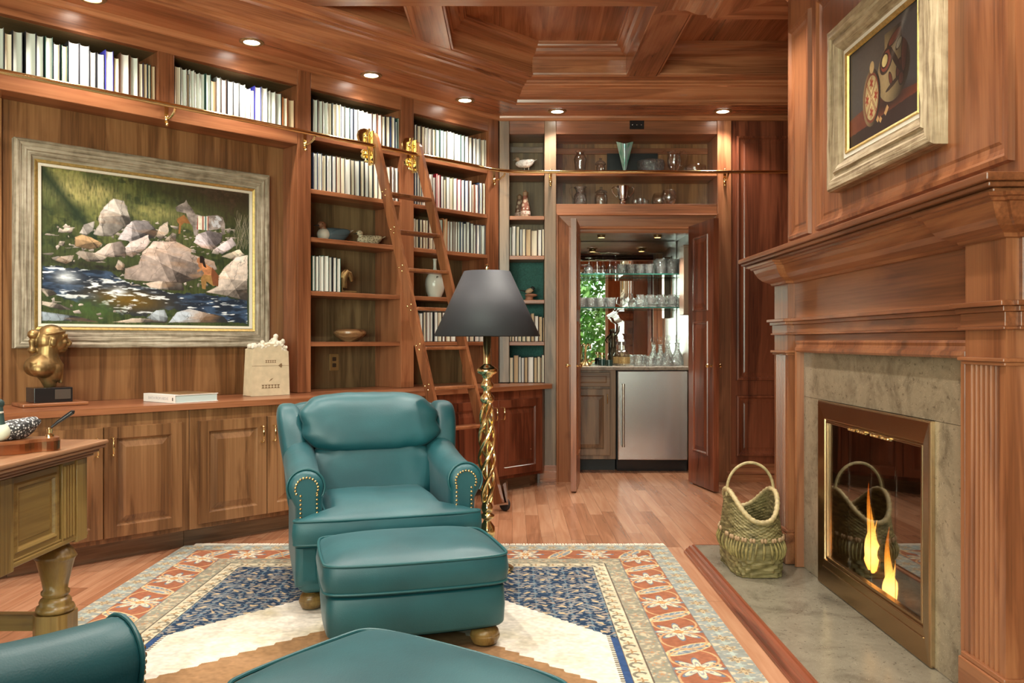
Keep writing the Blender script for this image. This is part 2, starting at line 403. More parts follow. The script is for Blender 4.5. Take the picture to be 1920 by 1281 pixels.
# narrow bookcase on the bar wall
nb = thing('corner_bookcase', 'narrow tall bookcase with teal backing between the corner and the bar door', 'bookcase', (0,CY,0))
part('upright', MB().box(-.1,-.021,0,.31,.785,2.86), BR['z'], nb)
part('upright', MB().box(.257,.349,0,.31,0,2.86), BR['z'], nb)
part('header', MB().box(-.0205,.2565,.001,.04,2.752,2.86), CH['x'], nb)
part('top_board', MB().box(-.0205,.2565,.04,.31,2.752,2.77), BR['x'], nb)
part('back_panel', MB().box(-.0205,.2565,.29,.31,1.79,2.75), OL['z'], nb, 0)
t_ = obj('teal_back_panel', MB().box(-.0205,.2565,.285,.31,.785,1.79), M_teal_back, nb); t_['label'] = 'teal backing of the lower shelves'
part('cleat', MB().box(-.0205,.2565,.27,.285,2.665,2.715), BR['x'], nb)
for z in ZS: part('shelf', MB().box(-.0205,.2565,.008,.285,z-.03,z), CH['x'], nb)
part('bottom_shelf', MB().box(-.0205,.2565,.002,.285,.7472,.78), CH['x'], nb)
struct(obj('baseboard_far', MB().prism([(0,0),(-.03,0),(-.03,.02),(-.018,.025),(-.018,.075),(-.008,.085),(-.008,.12),(0,.13)], .22, .36, 'x', M=Matrix.Translation((0,CY,0))).prism([(0,0),(-.03,0),(-.03,.02),(-.018,.03),(-.018,.06),(-.03,.065),(-.012,.09),(-.012,.125),(0,.14)], 1.70, 2.75, 'x', M=Matrix.Translation((0,CY+.01,0))), CH['x']))
# display shelves above the bar doors
ds = thing('display_cabinet', 'open wooden display shelves for glassware above the bar doors', 'shelves', (0,CY,0))
part('upright', MB().box(1.625,1.735,-.006,.36,.0,2.86), CH['z'], ds)
part('header', MB().box(.3495,1.6245,.001,.04,2.752,2.86), CH['x'], ds)
part('top_board', MB().box(.3495,1.6245,.04,.36,2.752,2.77), CH['x'], ds)
part('back_panel', MB().box(.3495,1.6245,.34,.36,2.1995,2.752), WN['z'], ds, 0)
part('cleat', MB().box(.3495,1.6245,.325,.34,2.665,2.715), CH['x'], ds)
part('shelf', MB().box(.3495,1.6245,.01,.34,2.422,2.452), CH['x'], ds)
part('bottom_shelf', MB().box(.3495,1.6245,.001,.36,2.12,2.199), CH['x'], ds)
# door casing and opening of the bar
cs = MB()
cpf = [(0,0),(0,-.03),(.012,-.034),(.02,-.026),(.05,-.022),(.10,-.016),(.115,-.02),(.125,-.008),(.14,-.006),(.15,0),(.15,.09)]
def U(i): return (.35+i, .0), (.35+i, 2.12-i), (1.625-i, 2.12-i), (1.625-i, .0)
rr = [[(p[0], CY+d, p[1]) for p in U(i)] for i, d in cpf]
for k in range(3): cs.loft([[r[q] for r in rr] for q in (k,k+1)], k % 2, False, False, False)
struct(obj('door_1', cs, [CH['z'], CH['x']]))

# ------------------------------------------------------------------ worktop and base cabinets
wt = [LW(-4.8,-.41)[:2], (.31,6.51), (.31,6.668), (-.1045,6.668), LW(-1.795,-.002)[:2], LW(-1.796,.179)[:2], LW(-4.8,.179)[:2]]
RM = Matrix.Rotation(-A45,2); wt = [tuple(RM @ (Vector(q)-Vector((CX,CY)))) for q in wt]
tag(obj('worktop', MB().prism(wt, .747, .779), CH['x'], None, L0, A45, bev=.006), 'long polished wooden counter running along the library wall above the cabinets', 'worktop')
def cab_door(u0, u1, hinge):
    m = MB(); z0, z1 = .125, .682
    m.rings(u0,u1,z0,z1,[(0,.0),(0,-.014),(.003,-.018),(.058,-.018),(.063,-.012),(.067,-.006),(.073,-.005),(.10,-.014),(.106,-.016)], y=-.38)
    return m
def pull(mb, x, y, z, h=.088, M=None):
    mb.tube([(x,y,z+h/2),(x,y-.02,z+h/2),(x,y-.03,z+h*.36),(x,y-.03,z),(x,y-.03,z-h*.36),(x,y-.02,z-h/2),(x,y,z-h/2)], [.005,.0045,.004,.0058,.004,.0045,.005], 10, M=M)
    for s in (1,-1): mb.ball((x,y-.026,z+s*h*.46), .006, 10, M=M)
    return mb
def cabinet(label, u0, u1, doors, last=False):
    uc = (u0+u1)/2
    t = thing('base_cabinet', label, 'cabinet', LW(uc,-.2), A45, 'base cabinets under the library counter')
    if last:
        o = Vector(LW(uc,-.2)); R = Matrix.Rotation(-A45,3,'Z')
        pl = lambda q: tuple((R @ (Vector((q[0],q[1],0))-o))[:2])
        poly = [pl(q) for q in (LW(u0,-.38), LW(u1,-.38), (.255,6.652), (-.10,6.652), LW(u0,-.004))]
        kick = [pl(q) for q in (LW(u0,-.31), LW(u1-.07,-.31), (.20,6.652), (-.10,6.652), LW(u0,-.004))]
        part('body', MB().prism(poly,.10,.746), MH['z'], t); part('toe_kick', MB().prism(kick,0,.0995), BR['x'], t, 0)
    else:
        part('body', MB().box(u0-uc,u1-uc,-.18,.35,.10,.746), CB['z'], t)
        part('toe_kick', MB().box(u0-uc,u1-uc,-.11,.35,0,.0995), BR['x'], t, 0)
    for a, b, hs in doors:
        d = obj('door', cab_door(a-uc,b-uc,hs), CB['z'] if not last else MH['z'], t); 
        for v in d.data.vertices: v.co.y += .2
        obj('handle', pull(MB(), (b-.035 if hs > 0 else a+.035)-uc, -.198, .585), M_brass, d)
    return t
cabinet('wooden base cabinet with raised panel doors standing behind the carved desk', -3.52, -2.676, [(-3.478,-3.118,1),(-3.114,-2.718,-1)])
cabinet('wooden base cabinet with raised panel doors under the pale stone sculpture', -2.674, -1.80, [(-2.63,-2.228,1),(-2.224,-1.835,-1)])
cabinet('wooden base cabinet hidden mostly behind the teal armchair back', -1.798, -.985, [(-1.76,-1.395,1),(-1.391,-1.02,-1)])
cabinet('wooden base cabinet at the counter end beside the bar door', -.983, .10, [(-.925,-.392,1),(-.388,.062,-1)], True)
cabinet('wooden base cabinet running out of view behind the desk', -4.4, -3.522, [(-4.36,-3.97,1),(-3.966,-3.56,-1)])
# ------------------------------------------------------------------ books
ORD = 'first second third fourth fifth sixth seventh eighth ninth tenth eleventh twelfth thirteenth fourteenth fifteenth sixteenth seventeenth eighteenth nineteenth twentieth twenty-first twenty-second twenty-third twenty-fourth twenty-fifth'.split()
PG = {}
def page(name, c):
    t = NT(name); v = t.n('TexCoord').outputs['Object']
    f = t.n('TexNoise', {'Vector': t.n('Mapping', {'Vector': v, 'Scale': (900,3,3)}).outputs[0], 'Scale': 1., 'Detail': 2.}).outputs[0]
    r = t.n('ObjectInfo').outputs['Random']; k = t.math('ADD', .86, t.math('MULTIPLY', r, .2)); k = t.math('MULTIPLY', k, t.math('ADD', .9, t.math('MULTIPLY', f, .2)))
    return t.bsdf(t.mix(1., (*c,1), t.n('CombineColor', {0:k,1:k,2:k}).outputs[0], 'MULTIPLY'), .8)
for n, c in dict(white=(.80,.78,.72), cream=(.76,.68,.52), tan=(.58,.44,.27), grey=(.60,.64,.57)).items(): PG[n] = page('pages_'+n, c)  # grey pages: the light's teal tint is put into the paper colour
CV = {n: plain('cover_'+n, c, .55) for n, c in dict(black=(.02,.02,.025), brown=(.11,.05,.03), navy=(.03,.05,.11), green=(.03,.09,.07), grey=(.22,.23,.22), red=(.45,.02,.04), blue=(.05,.05,.40), orange=(.42,.13,.04), olive=(.24,.22,.06), rust=(.25,.09,.05), white=(.68,.66,.60)).items()}
def book(loc, rotz, w, h, pg, cv, label, group, d=.165, lean=0.):
    b = .0016 if w < .025 else .0024
    m = MB().box(-w/2,-w/2+b,0,d,0,h).box(w/2-b,w/2,0,d,0,h).prism([(-w/2+b,d-b),(w/2-b,d-b),(w/2-b,d),(-w/2+b,d)],0,h)
    o = tag(obj('book', m, CV[cv], None, loc, rotz), label, 'book', group)
    o.rotation_euler = (0, lean, rotz)
    n = 7; wi = w/2-b-.0002
    arc = [(-wi+2*wi*i/n, .004+min(.012,w*.28)*(1-(2*i/n-1)**2)) for i in range(n+1)]
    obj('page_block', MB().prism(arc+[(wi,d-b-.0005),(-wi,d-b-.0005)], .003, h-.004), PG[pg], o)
    return o
ROWS = {}
exec_rows = {
 'RA': [(-3.484,-3.448,0.238),(-3.447,-3.411,0.217),(-3.409,-3.363,0.239),(-3.352,-3.303,0.247),(-3.3,-3.265,0.244),(-3.26,-3.225,0.243),(-3.221,-3.189,0.219),(-3.182,-3.153,0.217),(-3.149,-3.096,0.246),(-3.091,-3.041,0.248),(-3.04,-3.01,0.22),(-3.006,-2.968,0.218),(-2.962,-2.92,0.246),(-2.916,-2.886,0.219),(-2.883,-2.835,0.249),(-2.831,-2.787,0.243),(-2.784,-2.76,0.218),(-2.76,-2.737,0.22),(-2.734,-2.718,0.22),(-2.716,-2.675,0.22)],
 'RB': [(-2.58,-2.541,0.25),(-2.54,-2.508,0.243),(-2.506,-2.492,0.219),(-2.49,-2.463,0.246),(-2.46,-2.431,0.236),(-2.429,-2.397,0.241),(-2.394,-2.364,0.243),(-2.362,-2.327,0.213),(-2.324,-2.298,0.242),(-2.295,-2.263,0.235),(-2.259,-2.221,0.233),(-2.22,-2.183,0.233),(-2.181,-2.144,0.23),(-2.139,-2.108,0.213),(-2.106,-2.081,0.211),(-2.078,-2.036,0.239),(-2.033,-1.993,0.242),(-1.991,-1.98,0.211),(-1.979,-1.94,0.228),(-1.937,-1.891,0.231),(-1.885,-1.852,0.209),(-1.848,-1.802,0.206),(-1.798,-1.77,0.259)],
 'RC': [(-1.665,-1.628,0.245),(-1.626,-1.591,0.244),(-1.589,-1.555,0.239),(-1.552,-1.519,0.244),(-1.517,-1.487,0.243),(-1.485,-1.453,0.246),(-1.45,-1.418,0.242),(-1.415,-1.377,0.242),(-1.375,-1.351,0.24),(-1.348,-1.315,0.241),(-1.312,-1.274,0.239),(-1.27,-1.235,0.237),(-1.233,-1.193,0.239),(-1.191,-1.156,0.243),(-1.154,-1.119,0.241),(-1.115,-1.082,0.239),(-1.078,-1.041,0.244),(-1.038,-1.004,0.245),(-1.001,-0.983,0.219),(-0.981,-0.94,0.244)],
 'RD': [(-1.665,-1.633,0.242),(-1.632,-1.598,0.246),(-1.596,-1.564,0.238),(-1.562,-1.523,0.244),(-1.52,-1.49,0.244),(-1.488,-1.457,0.243),(-1.456,-1.421,0.242),(-1.42,-1.38,0.24),(-1.378,-1.345,0.24),(-1.344,-1.3,0.243),(-1.299,-1.266,0.246),(-1.264,-1.229,0.242),(-1.226,-1.193,0.244),(-1.19,-1.151,0.244),(-1.149,-1.118,0.244),(-1.115,-1.08,0.243),(-1.078,-1.042,0.239),(-1.04,-1.013,0.241),(-1.011,-0.977,0.24),(-0.974,-0.946,0.245),(-0.944,-0.926,0.242)],
 'RE': [(-0.822,-0.801,0.233),(-0.799,-0.763,0.23),(-0.759,-0.729,0.229),(-0.726,-0.694,0.229),(-0.692,-0.658,0.229),(-0.654,-0.621,0.229),(-0.618,-0.583,0.232),(-0.58,-0.547,0.235),(-0.544,-0.513,0.235),(-0.512,-0.48,0.235),(-0.478,-0.448,0.234),(-0.446,-0.412,0.231),(-0.41,-0.377,0.231),(-0.374,-0.341,0.232),(-0.338,-0.298,0.234),(-0.296,-0.258,0.232),(-0.254,-0.219,0.231),(-0.216,-0.183,0.232),(-0.179,-0.133,0.233),(-0.13,-0.092,0.232)],
 'RF': [(-0.826,-0.807,0.247),(-0.804,-0.782,0.246),(-0.779,-0.756,0.244),(-0.754,-0.724,0.242),(-0.72,-0.697,0.24),(-0.694,-0.654,0.242),(-0.65,-0.621,0.224),(-0.621,-0.606,0.25),(-0.605,-0.578,0.249),(-0.577,-0.548,0.241),(-0.547,-0.524,0.219),(-0.523,-0.49,0.242),(-0.488,-0.451,0.242),(-0.449,-0.413,0.245),(-0.41,-0.372,0.242),(-0.37,-0.336,0.243),(-0.334,-0.3,0.243),(-0.298,-0.268,0.245),(-0.265,-0.238,0.22),(-0.236,-0.203,0.221),(-0.197,-0.186,0.235),(-0.184,-0.153,0.245),(-0.151,-0.121,0.246),(-0.118,-0.09,0.24)],
 'RG': [(-0.828,-0.815,0.211),(-0.814,-0.782,0.211),(-0.78,-0.754,0.211),(-0.752,-0.726,0.21),(-0.725,-0.696,0.213),(-0.694,-0.656,0.214),(-0.652,-0.629,0.22),(-0.627,-0.594,0.23),(-0.591,-0.557,0.23),(-0.553,-0.512,0.241),(-0.51,-0.486,0.228),(-0.484,-0.452,0.228),(-0.449,-0.432,0.23),(-0.43,-0.406,0.231),(-0.405,-0.382,0.232),(-0.381,-0.355,0.233),(-0.352,-0.322,0.225),(-0.32,-0.284,0.241),(-0.283,-0.251,0.232),(-0.248,-0.218,0.225),(-0.211,-0.176,0.229),(-0.172,-0.136,0.226),(-0.133,-0.095,0.231)],
 'RH': [(-1.673,-1.652,0.232),(-1.65,-1.621,0.232),(-1.618,-1.589,0.233),(-1.587,-1.548,0.239),(-1.547,-1.517,0.233),(-1.515,-1.487,0.232),(-1.485,-1.454,0.228)],
 'RI': [(-0.806,-0.783,0.212),(-0.781,-0.748,0.209),(-0.744,-0.718,0.219),(-0.715,-0.678,0.219),(-0.676,-0.647,0.22),(-0.643,-0.609,0.221),(-0.605,-0.562,0.221),(-0.559,-0.532,0.22),(-0.528,-0.482,0.222),(-0.479,-0.427,0.22),(-0.424,-0.383,0.222),(-0.378,-0.327,0.222),(-0.324,-0.291,0.221),(-0.288,-0.239,0.223),(-0.236,-0.188,0.222),(-0.185,-0.149,0.223),(-0.146,-0.095,0.222)],
 'RJ': [(-0.029,-0.003,0.231),(-0.001,0.03,0.239),(0.033,0.058,0.236),(0.063,0.079,0.214),(0.081,0.107,0.216),(0.109,0.15,0.214),(0.152,0.201,0.205),(0.204,0.234,0.211),(0.236,0.256,0.214)],
 'RK': [(-0.029,-0.003,0.207),(-0.001,0.019,0.21),(0.022,0.044,0.212),(0.046,0.075,0.215),(0.079,0.109,0.215),(0.112,0.146,0.21),(0.148,0.177,0.227),(0.179,0.209,0.207),(0.211,0.241,0.201),(0.245,0.258,0.193)],
 'RL': [(-0.032,0.01,0.202),(0.012,0.053,0.219),(0.054,0.071,0.206),(0.073,0.096,0.2),(0.098,0.124,0.202),(0.126,0.171,0.206),(0.173,0.2,0.202),(0.201,0.224,0.209),(0.225,0.235,0.202),(0.236,0.256,0.223)],
}
PHR = dict(RA=('first bay of shelf above painting',ZS[0]), RB=('second bay of shelf above painting',ZS[0]),
 RC=('top shelf between painting and ladder',ZS[0]), RD=('second shelf between painting and ladder',ZS[1]),
 RE=('top shelf of bay behind ladder',ZS[0]), RF=('second shelf of bay behind ladder',ZS[1]),
 RG=('third shelf of bay behind ladder',ZS[2]), RH=('short row by horse head bookend',ZS[3]),
 RI=('shelf behind the lamp shade',ZS[4]), RJ=('highest books of narrow corner bookcase',ZS[2]),
 RK=('middle books of narrow corner bookcase',ZS[4]), RL=('bottom books of narrow corner bookcase',.781))
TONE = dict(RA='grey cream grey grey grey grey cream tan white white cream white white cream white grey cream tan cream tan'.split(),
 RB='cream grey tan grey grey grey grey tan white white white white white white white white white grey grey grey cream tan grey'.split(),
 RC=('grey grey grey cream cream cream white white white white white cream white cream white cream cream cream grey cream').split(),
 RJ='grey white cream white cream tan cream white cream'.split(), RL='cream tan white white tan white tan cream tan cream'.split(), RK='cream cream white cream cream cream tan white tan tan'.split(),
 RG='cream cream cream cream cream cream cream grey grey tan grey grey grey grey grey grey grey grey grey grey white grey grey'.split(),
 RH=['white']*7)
SPEC = {('RA',12):'blue',('RB',15):'blue',('RB',20):'orange',('RB',21):'rust',('RC',14):'rust',('RD',5):'rust',('RD',19):'rust',('RF',7):'red',('RF',8):'red',('RF',10):'olive',('RF',12):'olive',('RF',14):'red',('RF',18):'rust',('RF',19):'rust',('RG',9):'orange',('RI',0):'green',('RH',0):'green'}
cyc = ['black','black','navy','green','brown','grey','black','white','brown']
for key, rows in exec_rows.items():
    ph, z = PHR[key]; N = len(rows); far = key in ('RJ','RK','RL')
    for i, (a, b, h) in enumerate(rows):
        lo, hi = {'RA':(-9,-2.688),'RB':(-2.591,-1.796),'RC':(-1.696,-.967),'RD':(-1.696,-.967),'RH':(-1.696,-.967)}.get(key, (-.0203,.2563) if far else (-.850,-.112))
        a, b = max(a,lo+.001), min(b,hi-.001)
        if b-a < .007: continue
        w = b-a-.0012; c = (a+b)/2
        pg = TONE[key][i] if key in TONE else random.choice(['white','white','cream','cream','white'])
        cv = SPEC.get((key,i)) or random.choice(cyc)
        v = .02 + random.random()*.012
        loc = (c, CY+v, z+.001) if far else LW(c, v, z+.001)
        nth = ORD[N-1-i]
        where = 'from bar door' if far else 'from bar end'
        extra = cv+' covered ' if (key,i) in SPEC else ''
        book(loc, 0 if far else A45, w, h, pg, cv, f'{extra}book, {nth} {where}, {ph}', 'page-edge-out books '+ph)
# ------------------------------------------------------------------ armchairs and ottomans
def rrect(w, d, r, n=8):
    o = []
    for cx, cy, a0 in ((w-r,-d+r,-PI/2),(w-r,d-r,0),(-w+r,d-r,PI/2),(-w+r,-d+r,PI)):
        for i in range(n+1):
            a = a0 + PI/2*i/n; o.append((cx+r*math.cos(a), cy+r*math.sin(a)))
    return o
def smooth_poly(P, it=3):
    for _ in range(it):
        q = []
        for i in range(len(P)):
            a, b = P[i], P[(i+1)%len(P)]
            q += [(a[0]*.75+b[0]*.25, a[1]*.75+b[1]*.25), (a[0]*.25+b[0]*.75, a[1]*.25+b[1]*.75)]
        P = q
    return P
def inset(P, d):
    n = len(P); o = []
    for i in range(n):
        a, b = Vector(P[i-1]), Vector(P[(i+1)%n]); t = (b-a).normalized()
        o.append((P[i][0]-t.y*d, P[i][1]+t.x*d))
    return o
def slab(mb, P, z0, z1, r, crown, wob=0., bul=.0, shrink=True):
    # padded slab with outline P (counter-clockwise)
    cx = sum(p[0] for p in P)/len(P); cy = sum(p[1] for p in P)/len(P); R = []
    def W(p, z):
        w = wob*noise.noise(Vector((p[0]*6, p[1]*6, z*5))) if wob else 0
        return (p[0], p[1], z+w)
    for f in (.5,.97): R.append([W((cx+(p[0]-cx)*f, cy+(p[1]-cy)*f), z0) for p in P])
    for a in (0,.35,.7,1): R.append([W(p, z0+r*a) for p in inset(P, r*(1-math.sin(a*PI/2))*.8)])
    zm = (z0+z1)/2; R.append([W(p, zm) for p in inset(P, -bul)])
    for a in (1,.7,.35,0): R.append([W(p, z1-r*a*.6) for p in inset(P, r*(1-math.sin(a*PI/2))*.8)])
    base = inset(P, r*.8)
    X0, X1 = min(p[0] for p in base), max(p[0] for p in base); Y0, Y1 = min(p[1] for p in base), max(p[1] for p in base)
    def cr(x, y):
        u = min(1, abs((x-(X0+X1)/2)/((X1-X0)/2))); v = min(1, abs((y-(Y0+Y1)/2)/((Y1-Y0)/2)))
        return crown*(max(0,(1-u**3.2)*(1-v**3.2)))**.7
    for f in (.97,.93,.87,.8,.72,.64,.56,.48,.4,.32,.24,.16,.08,.02):
        ring = []
        for p in base:
            x, y = cx+(p[0]-cx)*f, cy+(p[1]-cy)*f; ring.append(W((x,y), z1+cr(x,y)*min(1,(1-f)/.10)**.5))
        R.append(ring)
    return mb.loft(R, 0, True, True, True)
def welt(mb, P, z, r=.006, d=0.):
    return mb.tube([(p[0],p[1],z) for p in inset(P, d)], r, 8, closed=True)
def bun_foot(mb, x, y, h=.075, r=.05):
    return mb.lathe([(r*.55,0),(r*.8,.006),(r*1.0,h*.32),(r*1.0,h*.42),(r*.95,h*.45),(r*.96,h*.48),(r*.9,h*.62),(r*.72,h*.74),(r*.58,h*.78),(r*.74,h*.84),(r*.74,h*.9),(r*.66,h)], 24, M=tf(x,y,0), caps=True)

NAIL = mesh('nailhead', MB().ball((0,0,0), (.0054,.004,.0054), 10), M_brass_old)
def make_chair(label):
    t = thing('armchair', label, 'armchair', (0,0,0), 0, 'teal leather club chairs')
    base = rrect(.365,.40,.05)
    obj('base', slab(MB(), base, .075, .285, .02, .0), M_leather, t)
    # arms
    for s in (-1,1):
        R = []
        def sect(y, zt, ins=0., k=1.):
            cz = zt-.072; pts = []
            def P(x, z): pts.append((s*(.322+x), y, z))
            hw, rr = .054-ins, .073-ins
            P(-hw,.10+ins); P(-hw,.2); P(-hw,.30); P(-hw,cz-.078)
            for a in np.linspace(205,-25,15): P(.012+rr*math.cos(math.radians(a)), cz+rr*math.sin(math.radians(a)))
            P(hw,cz-.078); P(hw,.30); P(hw,.2); P(hw,.10+ins)
            return pts[::s]
        for y, ins in ((-.405,.03),(-.402,.016),(-.392,.005),(-.378,0)): R.append(sect(y, .577, ins))
        for y in np.linspace(-.33,.30,10):
            q = (y+.33)/.63; R.append(sect(float(y), .577+.11*q**2.))
        a = obj('arm', MB().loft(R, 0, True, True, True), M_leather, t, sharp=60)
        path = [(-.031,z) for z in np.linspace(.30,.475,11)] + [(.010+.045*math.cos(math.radians(q)), .503+.045*math.sin(math.radians(q))) for q in np.linspace(205,-25,15)] + [(.034,z) for z in np.linspace(.475,.30,11)]
        for x, z in path:
            n = obj('nailhead', NAIL, None, a, (s*(.322+x), -.406, z))
        wl = MB().tube([(s*(.322+.012+.075*math.cos(math.radians(q))), -.385, .505+.075*math.sin(math.radians(q))) for q in np.linspace(215,-35,24)], .0045, 8)
        obj('piping', wl, M_piping, a)
    # back shell with rounded shoulders
    def lean(p):
        z = p.z+.30; p.y += .16*max(0,z)/.6; w = 1+.10*max(0,min(1,z/.5)); p.x *= w
        return p
    bs = MB().ball((0,.30,.50), (.375,.085,.30), 56, e1=.32, e2=.32, m=34, fn=lean)
    obj('backrest', bs, M_leather, t, sharp=180)
    for s in (-1,1):
        def wf(p):
            p.y += .10*p.z/.2; p.x += s*.03*p.z/.2; return p
        obj('wing', MB().ball((s*.352,.215,.60), (.066,.12,.20), 32, e1=.55, e2=.6, m=20, fn=wf), M_leather, t, sharp=180)
    def wr(sd, am, fr=9., edge=0.):
        def f(p):
            n = noise.noise(Vector((p.x*fr+sd, p.y*fr, p.z*fr))) + .5*noise.noise(Vector((p.x*fr*2.3, p.y*4+sd, p.z*fr*2.6)))
            e = math.exp(-((.33-abs(p.x))/.07)**2)*edge*math.sin(p.z*70+sd*3)
            return p*(1+am*n+e)
        return f
    def hf(p): p = wr(1.7,.045,8.,.018)(p); p.y += p.z*.28; return p
    obj('headrest_cushion', MB().ball((0,.205,.715), (.33,.12,.138), 64, e1=.62, e2=.42, m=40, fn=hf), M_leather, t, sharp=180)
    def bf(p): p = wr(5.2,.10,7.,.04)(p); p.y += p.z*.22; return p
    obj('back_cushion', MB().ball((0,.14,.475), (.29,.085,.15), 64, e1=.42, e2=.35, m=36, fn=bf), M_leather, t, sharp=180)
    T = [(-.385,-.47),(-.13,-.485),(.13,-.485),(.385,-.47),(.392,-.412),(.27,-.405),(.255,-.36),(.255,.0),(.25,.16),(-.25,.16),(-.255,.0),(-.255,-.36),(-.27,-.405),(-.392,-.412)]
    P = smooth_poly(T, 3)
    sc_ = obj('seat_cushion', slab(MB(), P, .275, .385, .022, .05, .006, .004), M_leather, t, sharp=60)
    obj('piping', welt(welt(MB(), P, .382, .0055, .004), P, .288, .005, .004), M_piping, sc_)
    for x in (-.31,.31):
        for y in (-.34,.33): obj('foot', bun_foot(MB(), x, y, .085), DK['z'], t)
    return t
ch1 = make_chair('teal leather club armchair with headrest pillow standing on the rug')
ch1.location = (-.633,3.90,.009); ch1.rotation_euler = (0,0,math.radians(17))
ch2 = dup(ch1, (-.70,1.095,.009), math.radians(180-36), 'teal leather armchair cut off at the lower corner, seen from behind its arm')
def make_ottoman(label):
    t = thing('ottoman', label, 'ottoman', (0,0,0), 0, 'teal leather ottomans')
    P = smooth_poly([(-.328,-.145),(-.322,-.215),(-.235,-.24),(0,-.25),(.235,-.24),(.322,-.215),(.328,-.145),(.33,0),(.326,.16),(.31,.232),(.235,.24),(-.235,.24),(-.31,.232),(-.326,.16),(-.33,0)], 3)
    obj('base', slab(MB(), inset(P,.008), .075, .222, .014, .0, 0, .004), M_leather, t, sharp=60)
    cu = obj('cushion', slab(MB(), inset(P,-.004), .225, .335, .02, .042, .003, .006), M_leather, t, sharp=60)
    obj('piping', welt(welt(MB(), inset(P,-.004), .333, .0055, .003), inset(P,-.004), .236, .005, .002), M_piping, cu)
    for x in (-.25,.25):
        for y in (-.165,.165): obj('foot', bun_foot(MB(), x, y, .085, .055), DK['z'], t)
    return t
ot1 = make_ottoman('teal leather ottoman in front of the armchair, in the middle of the rug')
ot1.location = (-.385,3.165,.009); ot1.rotation_euler = (0,0,math.radians(16))
ot2 = dup(ot1, (-.255,1.89,.009), math.radians(180-35.5), 'teal leather ottoman nearest the camera, only its top corner in frame')

# ------------------------------------------------------------------ floor lamp
lp = thing('floor_lamp', 'brass floor lamp with twisted open column and black cone shade', 'lamp', (-.12,4.06,.009))
obj('base', MB().lathe([(0,0),(.125,0),(.128,.012),(.115,.02),(.085,.028),(.05,.045),(.032,.06),(.03,.075),(0,.075)], 40), M_brass, lp)
cl = MB().lathe([(.028,.07),(.035,.085),(.024,.10),(.022,.115),(.036,.16),(.04,.185),(.036,.21),(.02,.232),(.018,.245),(.034,.252),(.036,.265),(.02,.275),(.027,.285),(.029,.30),(.022,.325),(.0075,.335),(.0075,.79),(.02,.80),(.033,.815),(.034,.835),(.02,.85),(.018,.872),(.03,.88),(.032,.897),(.022,.91),(.02,.925),(.03,.94),(.05,.952),(.052,.966),(.036,.98),(.022,.988),(.019,.995),(.019,1.22),(.012,1.23),(.012,1.30)], 28)
obj('column', cl, M_brass, lp, sharp=80)
for k in range(4):
    pts = []
    for i in range(41):
        q = i/40; a = 2*PI*(q*1.15 + k/4); r = .016 + .021*math.sin(PI*q)**.6
        pts.append((r*math.cos(a), r*math.sin(a), .325+q*.48))
    obj('twisted_strand', MB().tube(pts, .0088, 10), M_brass, lp)
sh = MB().lathe([(.256,1.127),(.112,1.438)], 64)
so = obj('lamp_shade', sh, plain('black_shade', (.020,.021,.024), .42, spec=.6) if False else plain('black_shade', (.024,.025,.029), .62), lp)
so.modifiers.new('t','SOLIDIFY').thickness = .003
si = obj('shade_lining', MB().lathe([(.2535,1.129),(.1095,1.437)], 64), plain('shade_lining', (.74,.71,.62), .7), so); si['label'] = 'pale lining inside the shade'
obj('harp', MB().tube([(.0,.112,1.436),(0,0,1.436),(0,-.112,1.436)], .0025, 8).tube([(.112,0,1.436),(-.112,0,1.436)], .0025, 8).tube([(0,0,1.30),(0,0,1.45)], .004, 8), M_brass, lp)
obj('finial', MB().lathe([(.004,1.445),(.009,1.452),(.005,1.46),(.009,1.467),(.0,1.478)], 16), M_brass, lp)

# ------------------------------------------------------------------ library rail and ladder
RZ = 2.427; RV = -.125
rl = thing('ladder_rail', 'long brass tube rail running along both bookcases near the ceiling', 'rail', LW(-1.7,RV,RZ))
o0 = Vector(LW(-1.7,RV,RZ)); pts = [Vector(LW(-5.2,RV,RZ)), Vector(LW(-.25,RV,RZ))]
e = Vector((CX+.15*1.2, CY+RV, RZ)); c = Vector((CX-RV*math.tan(PI/8), CY+RV, RZ))
a0 = Vector(LW(-.25,RV,RZ)); e = Vector((CX+.30, CY+RV, RZ))
for i in range(1,9):
    q = i/8; pts.append(a0*(1-q)**2 + c*2*q*(1-q) + e*q*q)
pts.append(Vector((2.70,CY+RV,RZ)))
obj('rod', MB().tube([tuple(p-o0) for p in pts], .0135, 14), M_brass, rl)
def bracket(M):
    m = MB().box(-.011,.011,-.006,0,-.072,.028, M=M)
    m.tube([(0,-.004,-.045),(0,-.06,-.05),(0,-.11,-.03),(0,.125*-1,-.012)], .007, 8, M=M)
    for z in (.038,-.082): m.ball((0,-.0105,z), .010, 10, M=M)
    m.ball((0,-.0105,-.05), (.014,.010,.02), 10, M=M)
    return obj('bracket', m, M_brass, rl)
for u in (-2.64,-1.745,-.905,-.055): bracket(Matrix.Translation(Vector(LW(u,-.0015,RZ))-o0) @ Matrix.Rotation(A45,4,'Z'))
for x in (.305,1.68): bracket(Matrix.Translation(Vector((x,CY-.0075 if x > 1 else CY-.0015,RZ))-o0))

